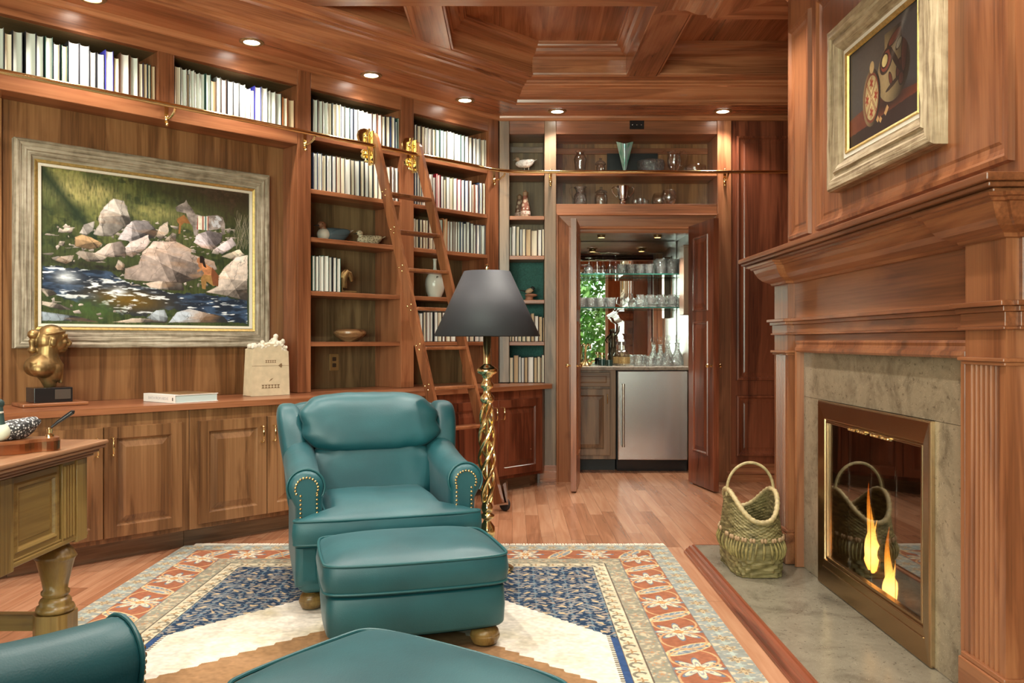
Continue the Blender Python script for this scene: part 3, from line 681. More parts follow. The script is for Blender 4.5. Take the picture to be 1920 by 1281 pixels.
ld = thing('library_ladder', 'wooden rolling library ladder with brass hooks leaning on the rail', 'ladder', (-.21,5.37,0))
LO = Vector((-.21,5.37,0))
TL, BL = Vector((-.935,5.70,2.50)), Vector((-.345,5.235,.05)); dX = Vector((.262,.262,0)); 
TR, BRt = TL + dX, BL + Vector((.272,.262,0))
ex = Vector((SQ,SQ,0)); dn = (BL-TL).normalized(); ey = dn.cross(ex).normalized()
def frame(o): return Matrix((( ex.x,ey.x,-dn.x,o.x),(ex.y,ey.y,-dn.y,o.y),(ex.z,ey.z,-dn.z,o.z),(0,0,0,1)))
LL = (BL-TL).length
for T_ in (TL, TR):
    prof_ = [(-.038,.0-LL),(.038,-LL),(.038,-.03),(.03,-.005),(.012,.022),(-.012,.022),(-.03,-.005),(-.038,-.03)]
    obj('side_rail', MB().prism(prof_, -.0125, .0125, 'x', M=frame(T_-LO)), MT['z'], ld, bev=.004)
lw = dX.length
for k in range(9):
    z = 2.105-.257*k; f = (2.5-z)/2.45
    if f > .98: break
    p = TL.lerp(BL, f) - LO
    M = Matrix(((ex.x,-SQ,0,p.x),(ex.y,SQ,0,p.y),(0,0,1,p.z),(0,0,0,1)))
    obj('step', MB().box(.013,lw-.013,-.05,.045,-.021,.0, M=M), MT['x'], ld, bev=.005)
    for q in ((-.022,.012),(.018,.012),(.0,-.022)): obj('rivet', MB().ball((0,0,0), (.0045,.0065,.0065), 10, M=frame(p) @ tf(-.0135, q[0], q[1])), M_brass, ld)
for T_ in (TL, TR):
    p = T_ - LO; M = Matrix(((ex.x,-SQ,0,p.x),(ex.y,SQ,0,p.y),(0,0,1,p.z),(0,0,0,1)))
    # M: x along the rail, y into the wall
    h = MB()
    h.lathe([(.012,-.012),(.055,-.012),(.058,-.004),(.05,0),(.058,.004),(.055,.012),(.012,.012)], 28, M=M @ tf(-.045,.045,-.006,rx=PI/2), caps=True)
    h.lathe([(.01,-.01),(.03,-.01),(.033,0),(.03,.01),(.01,.01)], 20, M=M @ tf(-.04,.05,-.12,rx=PI/2), caps=True)
    h.tube([(-.02,.02,.05),(-.03,.03,.0),(-.028,.025,-.07),(-.024,.025,-.14),(-.02,.02,-.20)], .0085, 8, M=M)
    h.box(-.022,-.012,-.02,.03,-.2,.03, M=M)
    for zz in (-.006,-.12,-.17): h.ball((0,0,0), (.012,.01,.012), 12, M=M @ tf(-.045,.028,zz))
    obj('roller_hook', h, M_brass, ld)
for B_, sd in ((BL,-1),(BRt,1)):
    p = B_ - LO
    M = Matrix(((ex.x,-SQ,0,p.x),(ex.y,SQ,0,p.y),(0,0,1,p.z),(0,0,0,1)))
    br = obj('wheel_bracket', MB().prism([(-.05,.0),(.05,-.02),(.05,.03),(-.01,.13),(-.04,.15)], -.003 if sd>0 else .0, .003, 'x', M=M @ tf(sd*.016)), M_chrome, ld)
    wh = MB().lathe([(.006,-.012),(.04,-.012),(.044,-.008),(.044,.008),(.04,.012),(.006,.012)], 28, M=M @ tf(sd*.036,-.0,-.005,ry=PI/2), caps=True)
    w = obj('wheel', wh, M_rubber, br)
    sp = MB().lathe([(.028,.0),(.035,.004),(.036,.0)], 24, M=M @ tf(sd*.0465,0,-.005,ry=PI/2))
    for q in range(12): sp.box(-.0018,.0018,.006,.03,0,.003, M=M @ tf(sd*.0475,0,-.005,ry=PI/2) @ Matrix.Rotation(q*PI/6,4,'Z'))
    obj('hub', sp.ball((0,0,0),(.004,.008,.008),10,M=M @ tf(sd*.048,0,-.005)), M_chrome, br)
# ------------------------------------------------------------------ fireplace wall (local x runs towards the camera, -y faces the room)
FX, FY = 1.43, 3.22
F0 = (FX,FY,0); FR = -PI/2
struct(obj('wall_chimney', MB().box(-1.11,1.14,.0,1.32,1.0,WZ).box(-1.11,-.56,0,1.32,0,1.0).box(.56,1.14,0,1.32,0,1.0).box(-.56,.56,.5,1.32,0,1.0), MT['z'], loc=F0, rotz=FR))
pm = MB().box(-1.11,1.14,-.012,-.001,1.53,2.87)
for a, b in ((-1.06,-.765),(-.675,.845),(.93,1.095)): raised(pm, a, b, 1.62, 2.69, -.012, 1.0 if b-a > .2 else .6)
struct(obj('trim_20', pm, MT['z'], loc=F0, rotz=FR))
fp = thing('fireplace', 'wooden fireplace mantel with fluted pilasters and fossil stone surround', 'fireplace', F0, FR)
m = MB().box(-1.20,1.115,-.245,-.013,1.514,1.536).box(-1.188,1.103,-.233,-.013,1.500,1.514).box(-1.17,1.09,-.215,-.013,1.488,1.500)
part('mantel_shelf', m, MT['x'], fp, .004)
cove = [(0,1.385),(.010,1.387),(.014,1.397),(.02,1.40),(.028,1.403),(.046,1.413),(.062,1.43),(.074,1.452),(.08,1.468),(.09,1.47),(.094,1.478),(.102,1.48),(.105,1.489)]
cm = MB().sweep(cove, [(-1.0,-.002),(-1.0,-.086),(1.0,-.086),(1.0,-.002)])
for a in (-.985,.785): cm.sweep([(o+.0,z) for o,z in cove], [(a-.003,-.08),(a-.003,-.122),(a+.203,-.122),(a+.203,-.08)])
obj('bed_moulding', cm, MT['x'], fp)
part('frieze', MB().box(-1.0,1.0,-.085,-.001,1.19,1.4), MT['x'], fp)
bm = MB()
def band(z0, z1, e):
    bm.box(-1.0-e,1.0+e,-.086-e,-.002,z0,z1)
    for a in (-.985,.785): bm.box(a-.002-e,a+.202+e,-.121-e,-.086,z0,z1)
band(1.205,1.219,.03); band(1.19,1.205,.018); band(1.15,1.19,.008); band(1.142,1.15,.014)
part('band_moulding', bm, MT['x'], fp, .002)
part('lower_rail', MB().box(-.785,.785,-.085,-.001,1.06,1.142), MT['x'], fp)
im_ = MB(); rp = [(0,-.06),(0,-.098),(.008,-.104),(.02,-.10),(.026,-.092),(.036,-.088),(.046,-.09),(.054,-.085)]
def IU(i): return (-.722-i,.0545), (-.722-i,1.06+i), (.722+i,1.06+i), (.722+i,.0545)
r4 = [[(q[0],d,q[1]) for q in IU(i)] for i, d in rp]
im_.loft([[r[k] for r in r4] for k in range(4)], 0, False, False, False)
obj('surround_moulding', im_, MT['z'], fp)
part('stile', MB().box(-.786,-.73,-.085,-.001,.0545,1.06), MT['z'], fp, 0); part('stile', MB().box(.73,.786,-.085,-.001,.0545,1.06), MT['z'], fp, 0)
for a in (-.985,.785):
    poly = [(a,-.001),(a,-.12),(a+.028,-.12)]
    for k in range(6):
        x = a+.028+k*.024
        poly += [(x+.024*.5+.0105*math.cos(q), -.12+.009*math.sin(q)) for q in np.linspace(PI,0,7)]
    poly += [(a+.172,-.12),(a+.2,-.12),(a+.2,-.001)]
    pl = part('pilaster', MB().prism(poly[::-1], .20, 1.045).box(a,a+.2,-.12,-.001,1.045,1.395), MT['z'], fp, 0)
    obj('necking', MB().box(a-.016,a+.216,-.137,-.002,1.055,1.066).box(a-.008,a+.208,-.129,-.002,1.045,1.055), MT['x'], pl, bev=.003)
    obj('plinth', MB().box(a-.014,a+.214,-.135,-.002,.054,.20).box(a-.008,a+.208,-.13,-.002,.20,.215), MT['x'], pl, bev=.004)
part('stone_lintel', MB().box(-.73,.73,-.064,-.001,.854,1.064), M_stone, fp, 0)
part('stone_jamb', MB().box(-.73,-.498,-.064,-.001,.054,.8525), M_stone, fp, 0); part('stone_jamb', MB().box(.498,.73,-.064,-.001,.054,.8525), M_stone, fp, 0)
fr = MB()
def L4(x, z0, z1, d): return [(-x,d,z0),(x,d,z0),(x,d,z1),(-x,d,z1)]
fr.loft([L4(.5,.054,.852,-.06),L4(.5,.054,.852,-.078),L4(.494,.06,.846,-.082),L4(.44,.165,.775,-.074),L4(.437,.168,.772,-.066),L4(.43,.172,.768,-.066),L4(.428,.174,.766,-.072),L4(.418,.182,.758,-.072),L4(.416,.184,.756,-.05)], 0, True, False, False)
fr.box(-.45,.45,-.079,-.07,.132,.137)
io = obj('insert_frame', fr, plain('antique_bronze_frame', (.46,.30,.155), .27, 1.), fp, bev=.0015)
for k in range(4):
    a = -.418+k*.209
    gp = obj('glass_door', MB().box(a+.0012,a+.2078,-.062,-.058,.18,.76), M_fireglass, io)
for x in (-.135,-.045,.075,.165):
    vm = MB().box(x-.036,x+.036,-.079,-.068,.752,.764)
    for q in (-.024,0,.024): vm.ball((x+q,-.08,.758), (.008,.004,.005), 10)
    obj('door_pull', vm, M_brass, io)
fb = MB().box(-.5,.5,.44,.46,.0,.98).box(-.5,-.47,-.03,.44,0,.98).box(.47,.5,-.03,.44,0,.98).box(-.47,.47,-.03,.44,0,.05).box(-.47,.47,-.03,.44,.9,.98)
obj('firebox', fb, plain('sooty_brick', (.022,.018,.016), .9, nz=.4, nsc=12), fp)
M_log = plain('charred_log', (.05,.034,.024), .9, nz=.6, nsc=30, bump=.6)
for k, (x, y, z, a, r, l) in enumerate([(-.05,.12,.111,.03,.05,.62),(.02,.28,.122,-.03,.06,.66),(.0,.19,.242,.40,.04,.5)]):
    lg = tag(obj('fire_log', MB().tube([(-l/2+l*i/8,.006*math.sin(i*2.1),.006*math.cos(i*1.7)) for i in range(9)], [r*(1+.06*math.sin(i*3)) for i in range(9)], 14), M_log, None, (FX+y,FY-x,z), FR+a), ['charred log lying at the front of the firebox','charred log lying at the back of the firebox','thinner charred log crossing on top of the others'][k], 'log', 'logs in the fireplace')
def flame_mat():
    t = NT('flame'); z = t.n('SeparateXYZ', {0: t.n('TexCoord').outputs['Generated']}).outputs[2]
    c = t.ramp(z, [(.0, (1.,.30,.04)), (.25, (1.,.62,.18)), (.6, (1.,.42,.05)), (1., (.75,.13,.01))])
    k = t.math('ADD', 1.3, t.math('MULTIPLY', t.math('POWER', t.math('SUBTRACT', 1., z), 1.8), 7.))
    e = t.n('Emission', {'Color': c, 'Strength': k})
    lw = t.n('LayerWeight', {'Blend': .35}).outputs[1]
    a = t.math('MULTIPLY', t.math('SUBTRACT', 1., lw), t.math('SUBTRACT', 1.0, t.math('MULTIPLY', z, .55)))
    mx = t.n('MixShader', {0: a, 1: t.n('BsdfTransparent'), 2: e}); t.t.links.new(mx.outputs[0], t.out.inputs[0]); return t.mat
M_flame = flame_mat()
def flame(x, y, z, h, r, label, sd):
    m = MB()
    for k, (dx, hh, rr) in enumerate(((0,1,1),(-.9,.45,.6),(.9,.6,.6))):
        pts = []; rs = []
        for i in range(15):
            q = i/14; pts.append((dx*r+r*.5*math.sin(q*5+sd+k)*q, r*.3*math.cos(q*4+k), h*hh*q)); rs.append(max(.0008, r*rr*(math.sin(PI*min(1,q*1.25+.12))**.8 if q < .3 else (1-q)**.9*1.0)))
        m.tube(pts, rs, 12)
    return tag(obj('flame', m, M_flame, None, (FX+y,FY-x,z), FR), label, 'flame', 'flames in the fireplace')
flame(-.25,.05,.165,.36,.028,'tall thin orange flame behind the middle glass of the fireplace',0.)
flame(.03,.0,.11,.30,.026,'short broad orange flame nearest the front of the fireplace',2.)
# hearth
hs = thing('hearth', 'low grey stone hearth slab with a dark wooden edge in front of the fireplace', 'hearth', F0, FR)
obj('stone_slab', MB().box(-1.16,1.9,-.48,-.035,.0,.052), M_hearth, hs)
hp = [(0,.0525),(.008,.0525),(.012,.047),(.024,.043),(.028,.032),(.036,.028),(.041,.014),(.047,.012),(.047,0)]
obj('wooden_edge', MB().sweep(hp, [(-1.16,-.036),(-1.16,-.48),(1.9,-.48)]), MH['x'], hs)
# frames
def weathered(name, a, b, c, ax, sc=1.):
    t = NT(name); v = t.n('TexCoord').outputs['Object']
    f = [t.n('TexNoise', {'Vector': t.n('Mapping', {'Vector': v, 'Scale': s_}).outputs[0], 'Scale': sc, 'Detail': 6., 'Distortion': .5}).outputs[0] for s_ in (((3,70,70),(22,22,22)) if ax == 'x' else ((70,70,3),(22,22,22)))]
    g = t.math('ADD', t.math('MULTIPLY', f[0], .72), t.math('MULTIPLY', f[1], .28))
    cc = t.ramp(g, [(.36,a),(.52,b),(.66,c)])
    return t.bsdf(cc, .75, bump=g, bstr=.9, bdist=.012)
M_wf = [weathered('weathered_frame_'+q, (.16,.125,.08), (.36,.30,.215), (.50,.44,.34), q) for q in 'xz']
M_wf2 = [weathered('sandy_weathered_frame_'+q, (.19,.13,.07), (.37,.285,.17), (.50,.40,.26), q) for q in 'xz']
def painting(name, label, loc, rotz, w, h, arr, wood_m, prof, gilt, linen, canvas_bump=.1, order=0):
    t = thing(name, label, 'painting', loc, rotz)
    m = MB(); n = 36
    # a finely divided frame so the carved edge can be uneven
    rr = []
    for i, d in prof:
        ring = []
        for (ax, az, bx, bz) in ((-w/2+i,i,w/2-i,i),(w/2-i,i,w/2-i,h-i),(w/2-i,h-i,-w/2+i,h-i),(-w/2+i,h-i,-w/2+i,i)):
            for q in range(n):
                x, z = ax+(bx-ax)*q/n, az+(bz-az)*q/n
                ww = .0035*noise.noise(Vector((x*9,d*40+i*50,z*9))) if d < -.005 else 0
                ring.append((x+ww, d+ww, z+ww*.7))
        rr.append(ring)
    m.loft(rr, 0, True, False, False)
    for k in range(len(m.m)): m.m[k] = (k % (4*n))//n % 2
    obj('frame', m, wood_m, t)
    a, b = gilt; c, d = linen
    gm = MB().rings(-w/2,w/2,0,h,[(a,prof[-1][1]),(a+.003,prof[-1][1]-.006),(b-.003,prof[-1][1]+.0),(b,prof[-1][1]+.008)], cap=False)
    lm = MB().rings(-w/2,w/2,0,h,[(c,prof[-1][1]+.004),(c+.001,prof[-1][1]-.002),(d-.001,prof[-1][1]+.0),(d,prof[-1][1]+.012)], cap=False)
    obj('gilt_fillet', gm, M_gold, t); obj('linen_liner', lm, M_cream, t)
    i = max(b, d)-.002; y = prof[-1][1]+.011
    uv_quad('canvas', [(-w/2+i,y,i),(w/2-i,y,i),(w/2-i,y,h-i),(-w/2+i,y,h-i)], img_mat(name+'_canvas', arr, .5, .05, coat=.25), t)
    return t
POLY = {'rockA':[(0.226,0.598),(0.245,0.667),(0.248,0.743),(0.28,0.798),(0.312,0.846),(0.358,0.837),(0.384,0.75),(0.398,0.692),(0.358,0.655),(0.305,0.594),(0.248,0.587)],'rockB':[(0.331,0.574),(0.371,0.675),(0.411,0.717),(0.472,0.716),(0.514,0.656),(0.507,0.608),(0.438,0.572),(0.384,0.566)],'rockC':[(0.368,0.473),(0.364,0.527),(0.398,0.568),(0.472,0.625),(0.479,0.577),(0.458,0.519),(0.398,0.459)],'rockD':[(0.16,0.594),(0.179,0.654),(0.226,0.684),(0.222,0.619),(0.191,0.582)],'rockE':[(0.142,0.504),(0.145,0.566),(0.173,0.587),(0.216,0.574),(0.264,0.544),(0.248,0.515),(0.204,0.493)],'rockF':[(0.222,0.468),(0.292,0.547),(0.344,0.566),(0.364,0.527),(0.368,0.464),(0.305,0.453)],'rockG':[(0.361,0.308),(0.364,0.381),(0.424,0.414),(0.445,0.499),(0.5,0.579),(0.606,0.596),(0.686,0.552),(0.686,0.513),(0.807,0.475),(0.822,0.417),(0.716,0.341),(0.649,0.307),(0.535,0.3),(0.411,0.302)],'rockH':[(0.701,0.602),(0.716,0.662),(0.776,0.696),(0.853,0.683),(0.846,0.618),(0.792,0.558),(0.738,0.567)],'rockI':[(0.799,0.558),(0.901,0.662),(0.925,0.606),(0.853,0.529)],'rockJ':[(0.846,0.513),(0.941,0.578),(0.973,0.541),(0.909,0.494)],'rockK':[(0.83,0.368),(0.869,0.441),(0.925,0.516),(0.99,0.542),(0.99,0.196),(0.909,0.213),(0.761,0.246),(0.822,0.289)],'rockL':[(0.51,0.618),(0.528,0.686),(0.566,0.727),(0.577,0.664),(0.549,0.613),(0.528,0.592)],'rockM':[(0.549,0.594),(0.591,0.656),(0.613,0.649),(0.609,0.591)],'rockN':[(0.142,0.46),(0.16,0.48),(0.229,0.477),(0.283,0.456),(0.267,0.427),(0.197,0.412)],'rockO':[(0.055,0.409),(0.082,0.433),(0.136,0.446),(0.13,0.406),(0.106,0.387)],'rockP':[(0.458,0.286),(0.521,0.309),(0.642,0.307),(0.649,0.25),(0.535,0.253),(0.486,0.26)],'rockQ':[(0.318,0.387),(0.331,0.438),(0.364,0.409),(0.358,0.367),(0.331,0.368)],'rockR':[(0.465,0.054),(0.514,0.106),(0.549,0.112),(0.57,0.065),(0.563,0.027),(0.5,0.036)],'rockS':[(0.57,0.023),(0.613,0.095),(0.679,0.126),(0.776,0.09),(0.853,0.072),(0.889,0.022)],'rockT':[(0.004,0.019),(0.004,0.079),(0.07,0.063),(0.16,0.048),(0.248,0.018)],'rockU':[(0.005,0.147),(0.07,0.133),(0.142,0.091),(0.082,0.09),(0.005,0.122)],'rockV':[(0.07,0.505),(0.079,0.532),(0.1,0.534),(0.097,0.499)],'rockW':[(0.082,0.593),(0.1,0.622),(0.136,0.626),(0.13,0.586)],'rockX':[(0.305,0.019),(0.398,0.048),(0.535,0.046),(0.563,0.021)],'rockY':[(0.004,0.207),(0.004,0.224),(0.052,0.214),(0.07,0.193),(0.029,0.174)],'horse':[(0.606,0.834),(0.627,0.857),(0.66,0.874),(0.686,0.847),(0.708,0.801),(0.753,0.793),(0.822,0.813),(0.853,0.798),(0.865,0.75),(0.865,0.675),(0.85,0.673),(0.842,0.717),(0.784,0.694),(0.727,0.702),(0.72,0.652),(0.701,0.645),(0.693,0.707),(0.671,0.753),(0.657,0.823),(0.62,0.814)],'horse2':[(0.613,0.754),(0.649,0.788),(0.671,0.753),(0.693,0.727),(0.649,0.73),(0.635,0.709),(0.631,0.651),(0.62,0.65),(0.624,0.717),(0.614,0.735)],'blanket':[(0.72,0.79),(0.776,0.795),(0.775,0.693),(0.714,0.693)],'man':[(0.72,0.487),(0.746,0.484),(0.757,0.451),(0.792,0.425),(0.822,0.368),(0.822,0.298),(0.799,0.292),(0.765,0.324),(0.761,0.265),(0.742,0.269),(0.735,0.342),(0.753,0.382),(0.723,0.429)],'stream':[(0.004,0.37),(0.142,0.364),(0.28,0.365),(0.358,0.298),(0.465,0.268),(0.606,0.224),(0.761,0.231),(0.99,0.196),(0.99,0.019),(0.893,0.027),(0.776,0.09),(0.606,0.114),(0.507,0.111),(0.465,0.063),(0.331,0.079),(0.173,0.136),(0.082,0.177),(0.004,0.216)]}
rng = np.random.default_rng(5)
def vnoise(h, w, fy, fx, octv=4, seed=0):
    r = np.random.default_rng(seed); out = np.zeros((h,w)); amp = 1; tot = 0
    for o in range(octv):
        gy, gx = max(2,int(fy*2**o))+1, max(2,int(fx*2**o))+1
        g = r.random((gy,gx)); yy = np.linspace(0,gy-1.001,h); xx = np.linspace(0,gx-1.001,w)
        y0 = yy.astype(int); x0 = xx.astype(int); ty = (yy-y0)[:,None]; tx = (xx-x0)[None]
        ty = ty*ty*(3-2*ty); tx = tx*tx*(3-2*tx)
        a = g[y0][:,x0]*(1-tx)+g[y0][:,x0+1]*tx; b = g[y0+1][:,x0]*(1-tx)+g[y0+1][:,x0+1]*tx
        out += amp*(a*(1-ty)+b*ty); tot += amp; amp *= .55
    return out/tot
def inpoly(X, Y, P):
    ins = np.zeros(X.shape, bool); n = len(P)
    for i in range(n):
        (x1,y1),(x2,y2) = P[i], P[(i+1)%n]
        if y1 == y2: continue
        c = ((y1 > Y) != (y2 > Y)) & (X < (x2-x1)*(Y-y1)/(y2-y1)+x1); ins ^= c
    return ins
def edist(X, Y, P, asp):
    d = np.full(X.shape, 9.)
    for i in range(len(P)):
        (x1,y1),(x2,y2) = P[i], P[(i+1)%len(P)]; dx, dy = (x2-x1)*asp, y2-y1
        t = np.clip((((X-x1)*asp)*dx+(Y-y1)*dy)/(dx*dx+dy*dy+1e-9),0,1)
        d = np.minimum(d, np.hypot((X-x1)*asp-t*dx, Y-y1-t*dy))
    return d
def mixc(a, b, t): return a*(1-t[...,None])+np.array(b)*t[...,None]
def landscape():
    W, Hh = 760, 560; X, Y = np.meshgrid((np.arange(W)+.5)/W, 1-(np.arange(Hh)+.5)/Hh)
    n1 = vnoise(Hh,W,6,8,5,1); n2 = vnoise(Hh,W,30,40,3,2); n3 = vnoise(Hh,W,14,4,5,3); n4 = vnoise(Hh,W,60,90,2,4)
    a = np.zeros((Hh,W,3))+np.array((.15,.19,.07))
    a = mixc(a, (.45,.44,.16), np.clip((n1-.42)*4,0,1)*np.clip((Y-.45)*3,0,1)*np.clip(1.15-X*1.1-.3*(Y>.85),0,1))
    a = mixc(a, (.06,.11,.05), np.clip((n2-.52)*5,0,1)*.7)
    stk = vnoise(Hh,W,14,150,3,11); stk2 = vnoise(Hh,W,30,200,2,12)
    a = a*(.62+.75*stk)[...,None]; g_ = a.mean(2,keepdims=True); a = g_+(a-g_)*.8
    sun = np.exp(-(((X-.13)/.12)**2+((Y-.88)/.10)**2)) + .8*np.exp(-(((X-.26)/.09)**2+((Y-.86)/.07)**2)) + .6*np.exp(-(((X-.52)/.16)**2+((Y-.78)/.05)**2))
    a = mixc(a, (.66,.60,.34), np.clip(sun*(.1+1.3*stk2),0,1)*.8)
    a = mixc(a, (.055,.10,.06), np.clip(1-np.abs((Y-.93)+(X-.03)*1.75)/.10,0,1)*(X<.24)*(Y>.5)*.9)
    dark = np.clip((Y-.70-.5*(1-X)**1.5)*4.2,0,1)
    a = mixc(a, (.12,.085,.06), dark*.85); a = mixc(a, (.21,.15,.11), dark*np.clip((n2-.5)*4,0,1)*.7)
    a = mixc(a, (.09,.13,.07), np.clip((X-.86)*8,0,1)*np.clip((.75-Y)*4,0,1)*.7)
    POLY['horse'][18:20] = [(.66,.800),(.612,.806)]; POLY['horse'][2:3] = [(.652,.876),(.660,.897),(.668,.872)]
    s = inpoly(X+.02*(n1-.5), Y+.03*(n2-.5), POLY['stream'])
    wv = vnoise(Hh,W,70,22,3,9); w2 = vnoise(Hh,W,40,14,3,10)
    st = np.zeros_like(a)+np.array((.055,.085,.13)); st = mixc(st, (.16,.24,.36), np.clip((w2-.5)*5,0,1)*.8)
    st = mixc(st, (.30,.21,.06), np.exp(-(((X-.38)/.17)**2+((Y-.17+.12*(X-.38))/.07)**2))*1.1)
    glit = np.clip((wv-.60)*9,0,1)*np.clip(1.15-1.4*np.abs(Y-.30+.28*X)*2.2,0,1)
    st = mixc(st, (.93,.95,.97), np.clip(glit,0,1)*.9)
    for cx, cy, rx, ry in ((.105,.305,.045,.035),(.335,.225,.03,.025)):
        st = mixc(st, (.90,.93,.96), np.clip(np.exp(-(((X-cx)/rx)**2+((Y-cy)/ry)**2))*(.35+wv)*1.1,0,1))
    a = np.where(s[...,None], st, a)
    a = mixc(a, (.16,.24,.10), np.clip(np.exp(-(((X-.22)/.10)**2+((Y-.10)/.06)**2))*2*n2,0,1)*.9)
    a = mixc(a, (.05,.05,.05), np.clip(np.exp(-((Y-(.40-.09*(X-.1)))/.025)**2)*(X<.45)*.9*n2*1.4,0,1))
    for k in range(190):
        cx, cy = (rng.random()*.42+.03, .40+rng.random()*.25) if k < 60 else ((rng.random()*.6+.35, .27+rng.random()*.06) if k < 90 else ((rng.random()*.5, .02+rng.random()*.2) if k < 110 else (.42+rng.random()*.5, .52+rng.random()*.2)))
        rx, ry = .006+.022*rng.random()**2, .006+.018*rng.random()**2; j = (n2-.5)*1.7
        an = np.sort(rng.random(6))*2*PI; Pq = [(cx+rx*math.cos(t_)*(.75+.4*rng.random()), cy+ry*math.sin(t_)*(.75+.4*rng.random())) for t_ in an]
        q = np.where(inpoly(X, Y, Pq), .5, 2.); b = .6+.5*rng.random()
        a = np.where((q < 1)[...,None], np.array((.55,.50,.47))*(b*(1.0+.5*(Y-cy)/ry-.2*(X-cx)/rx))[...,None].clip(.25,1.5), a)
    order = 'A B D V W F E N O Q L M H I J G C P K X R S T U Y'.split()
    tone = dict(A=(.70,.65,.61), B=(.56,.52,.53), C=(.74,.65,.63), D=(.66,.62,.59), E=(.58,.44,.30), F=(.56,.49,.46), G=(.66,.57,.53), H=(.58,.53,.55), I=(.70,.64,.66), J=(.68,.62,.54), K=(.72,.65,.60), P=(.56,.50,.46), R=(.44,.47,.50), S=(.46,.49,.53), T=(.40,.44,.48), Y=(.5,.45,.4))
    for k, q in enumerate(order):
        P = POLY['rock'+q]; x0 = min(p[0] for p in P)-.02; x1 = max(p[0] for p in P)+.02; y0 = min(p[1] for p in P)-.02; y1 = max(p[1] for p in P)+.02
        sl = (slice(max(0,int((1-y1)*Hh)), int((1-y0)*Hh)+1), slice(max(0,int(x0*W)), int(x1*W)+1))
        x, y = X[sl], Y[sl]; j1, j2 = n1[sl]-.5, n2[sl]-.5
        m = inpoly(x+.012*j2, y+.016*j1, P); d = edist(x, y, P, 1.34)
        cx = sum(p[0] for p in P)/len(P); cy = sum(p[1] for p in P)/len(P)
        lit = .88+1.0*((y-cy)/(y1-y0+.01))*.55-.35*((x-cx)/(x1-x0+.01))+.55*j1+.45*j2
        lit = np.where(d < .004, lit*.78, lit)
        for w_ in range(4):
            th = rng.random()*PI; off = (rng.random()-.5)*.5*(y1-y0); sgn = np.sign((x-cx)*1.34*math.cos(th)+(y-cy)*math.sin(th)-off+.02*(n1[sl]-.5)); lit = lit+.13*sgn*(1 if math.sin(th)-math.cos(th) > 0 else -1)
        fac = np.abs(((x*1.34*np.cos(k)+y*np.sin(k*1.7))*13+n1[sl]*3) % 1-.5); lit = np.where(fac < .022, lit*.66, lit)
        c = np.array(tone.get(q,(.58,.52,.47)))*np.clip(lit,.2,1.5)[...,None]
        c = mixc(c, (.60,.40,.25), np.clip((n3[sl]-.58)*5,0,1)*.5)
        a[sl] = np.where(m[...,None], c, a[sl])
    def fill(P, c, v=.3):
        m = inpoly(X, Y, POLY[P]); a[m] = (np.array(c)*(1+v*(n2-.5)[...,None]*2))[m]
    fill('horse2', (.42,.25,.12)); fill('horse', (.40,.36,.34), .7); fill('blanket', (.80,.78,.70), .1); 
    m = inpoly(X, Y, POLY['blanket']); a[m & ((X*140).astype(int)%4 == 0)] = (.50,.18,.14); a[m & ((X*140).astype(int)%8 == 2)] = (.25,.38,.40)
    mm = inpoly(X, Y, POLY['horse']) & (np.hypot((X-.82)/.03,(Y-.76)/.045) < 1) & (n4 > .45); a[mm] = (.62,.62,.64)
    fill('man', (.62,.36,.21), .5); a[inpoly(X,Y,POLY['man']) & (Y < .37)] = (np.array((.48,.33,.16))*(.7+.6*n2)[...,None])[inpoly(X,Y,POLY['man']) & (Y < .37)]
    m = inpoly(X, Y, [(.795,.43),(.83,.37),(.828,.29),(.80,.30),(.79,.37)]); a[m] = (.36,.18,.10)
    a[np.hypot((X-.728)/.014,(Y-.470)/.022) < 1] = (.55,.33,.21); a[(np.hypot((X-.738)/.017,(Y-.480)/.026) < 1) & (X > .73)] = (.06,.04,.04); a[inpoly(X,Y,[(.735,.49),(.755,.47),(.765,.42),(.75,.43)])] = (.07,.05,.04)
    a[inpoly(X,Y,[(.715,.40),(.74,.42),(.745,.405),(.718,.385)])] = (.60,.38,.24)
    for k in range(26):
        x0, y0 = .90+rng.random()*.09, .55+rng.random()*.1; L = .15+rng.random()*.15; q = rng.random()*.05-.015
        t = np.linspace(0,1,160); xs = ((x0+q*t+.006*np.sin(t*9+k))*W).astype(int).clip(0,W-1); ys = ((1-(y0+L*t))*Hh).astype(int).clip(0,Hh-1); a[ys,xs] = (.47,.43,.36)
    return np.clip(a,0,1)**.74*1.06*(.93+.14*n4[...,None])
PW, PH = 1.457, 1.10
painting('landscape_painting', 'large framed landscape painting of boulders, stream and horse on the library wall', LW(-2.6465,.178,1.075), A45, PW, PH, landscape(), M_wf,
    [(0,0),(0,-.045),(.006,-.052),(.02,-.054),(.034,-.046),(.04,-.05),(.055,-.05),(.06,-.044),(.078,-.044),(.084,-.036),(.098,-.034)], (.097,.116), (.115,.131))
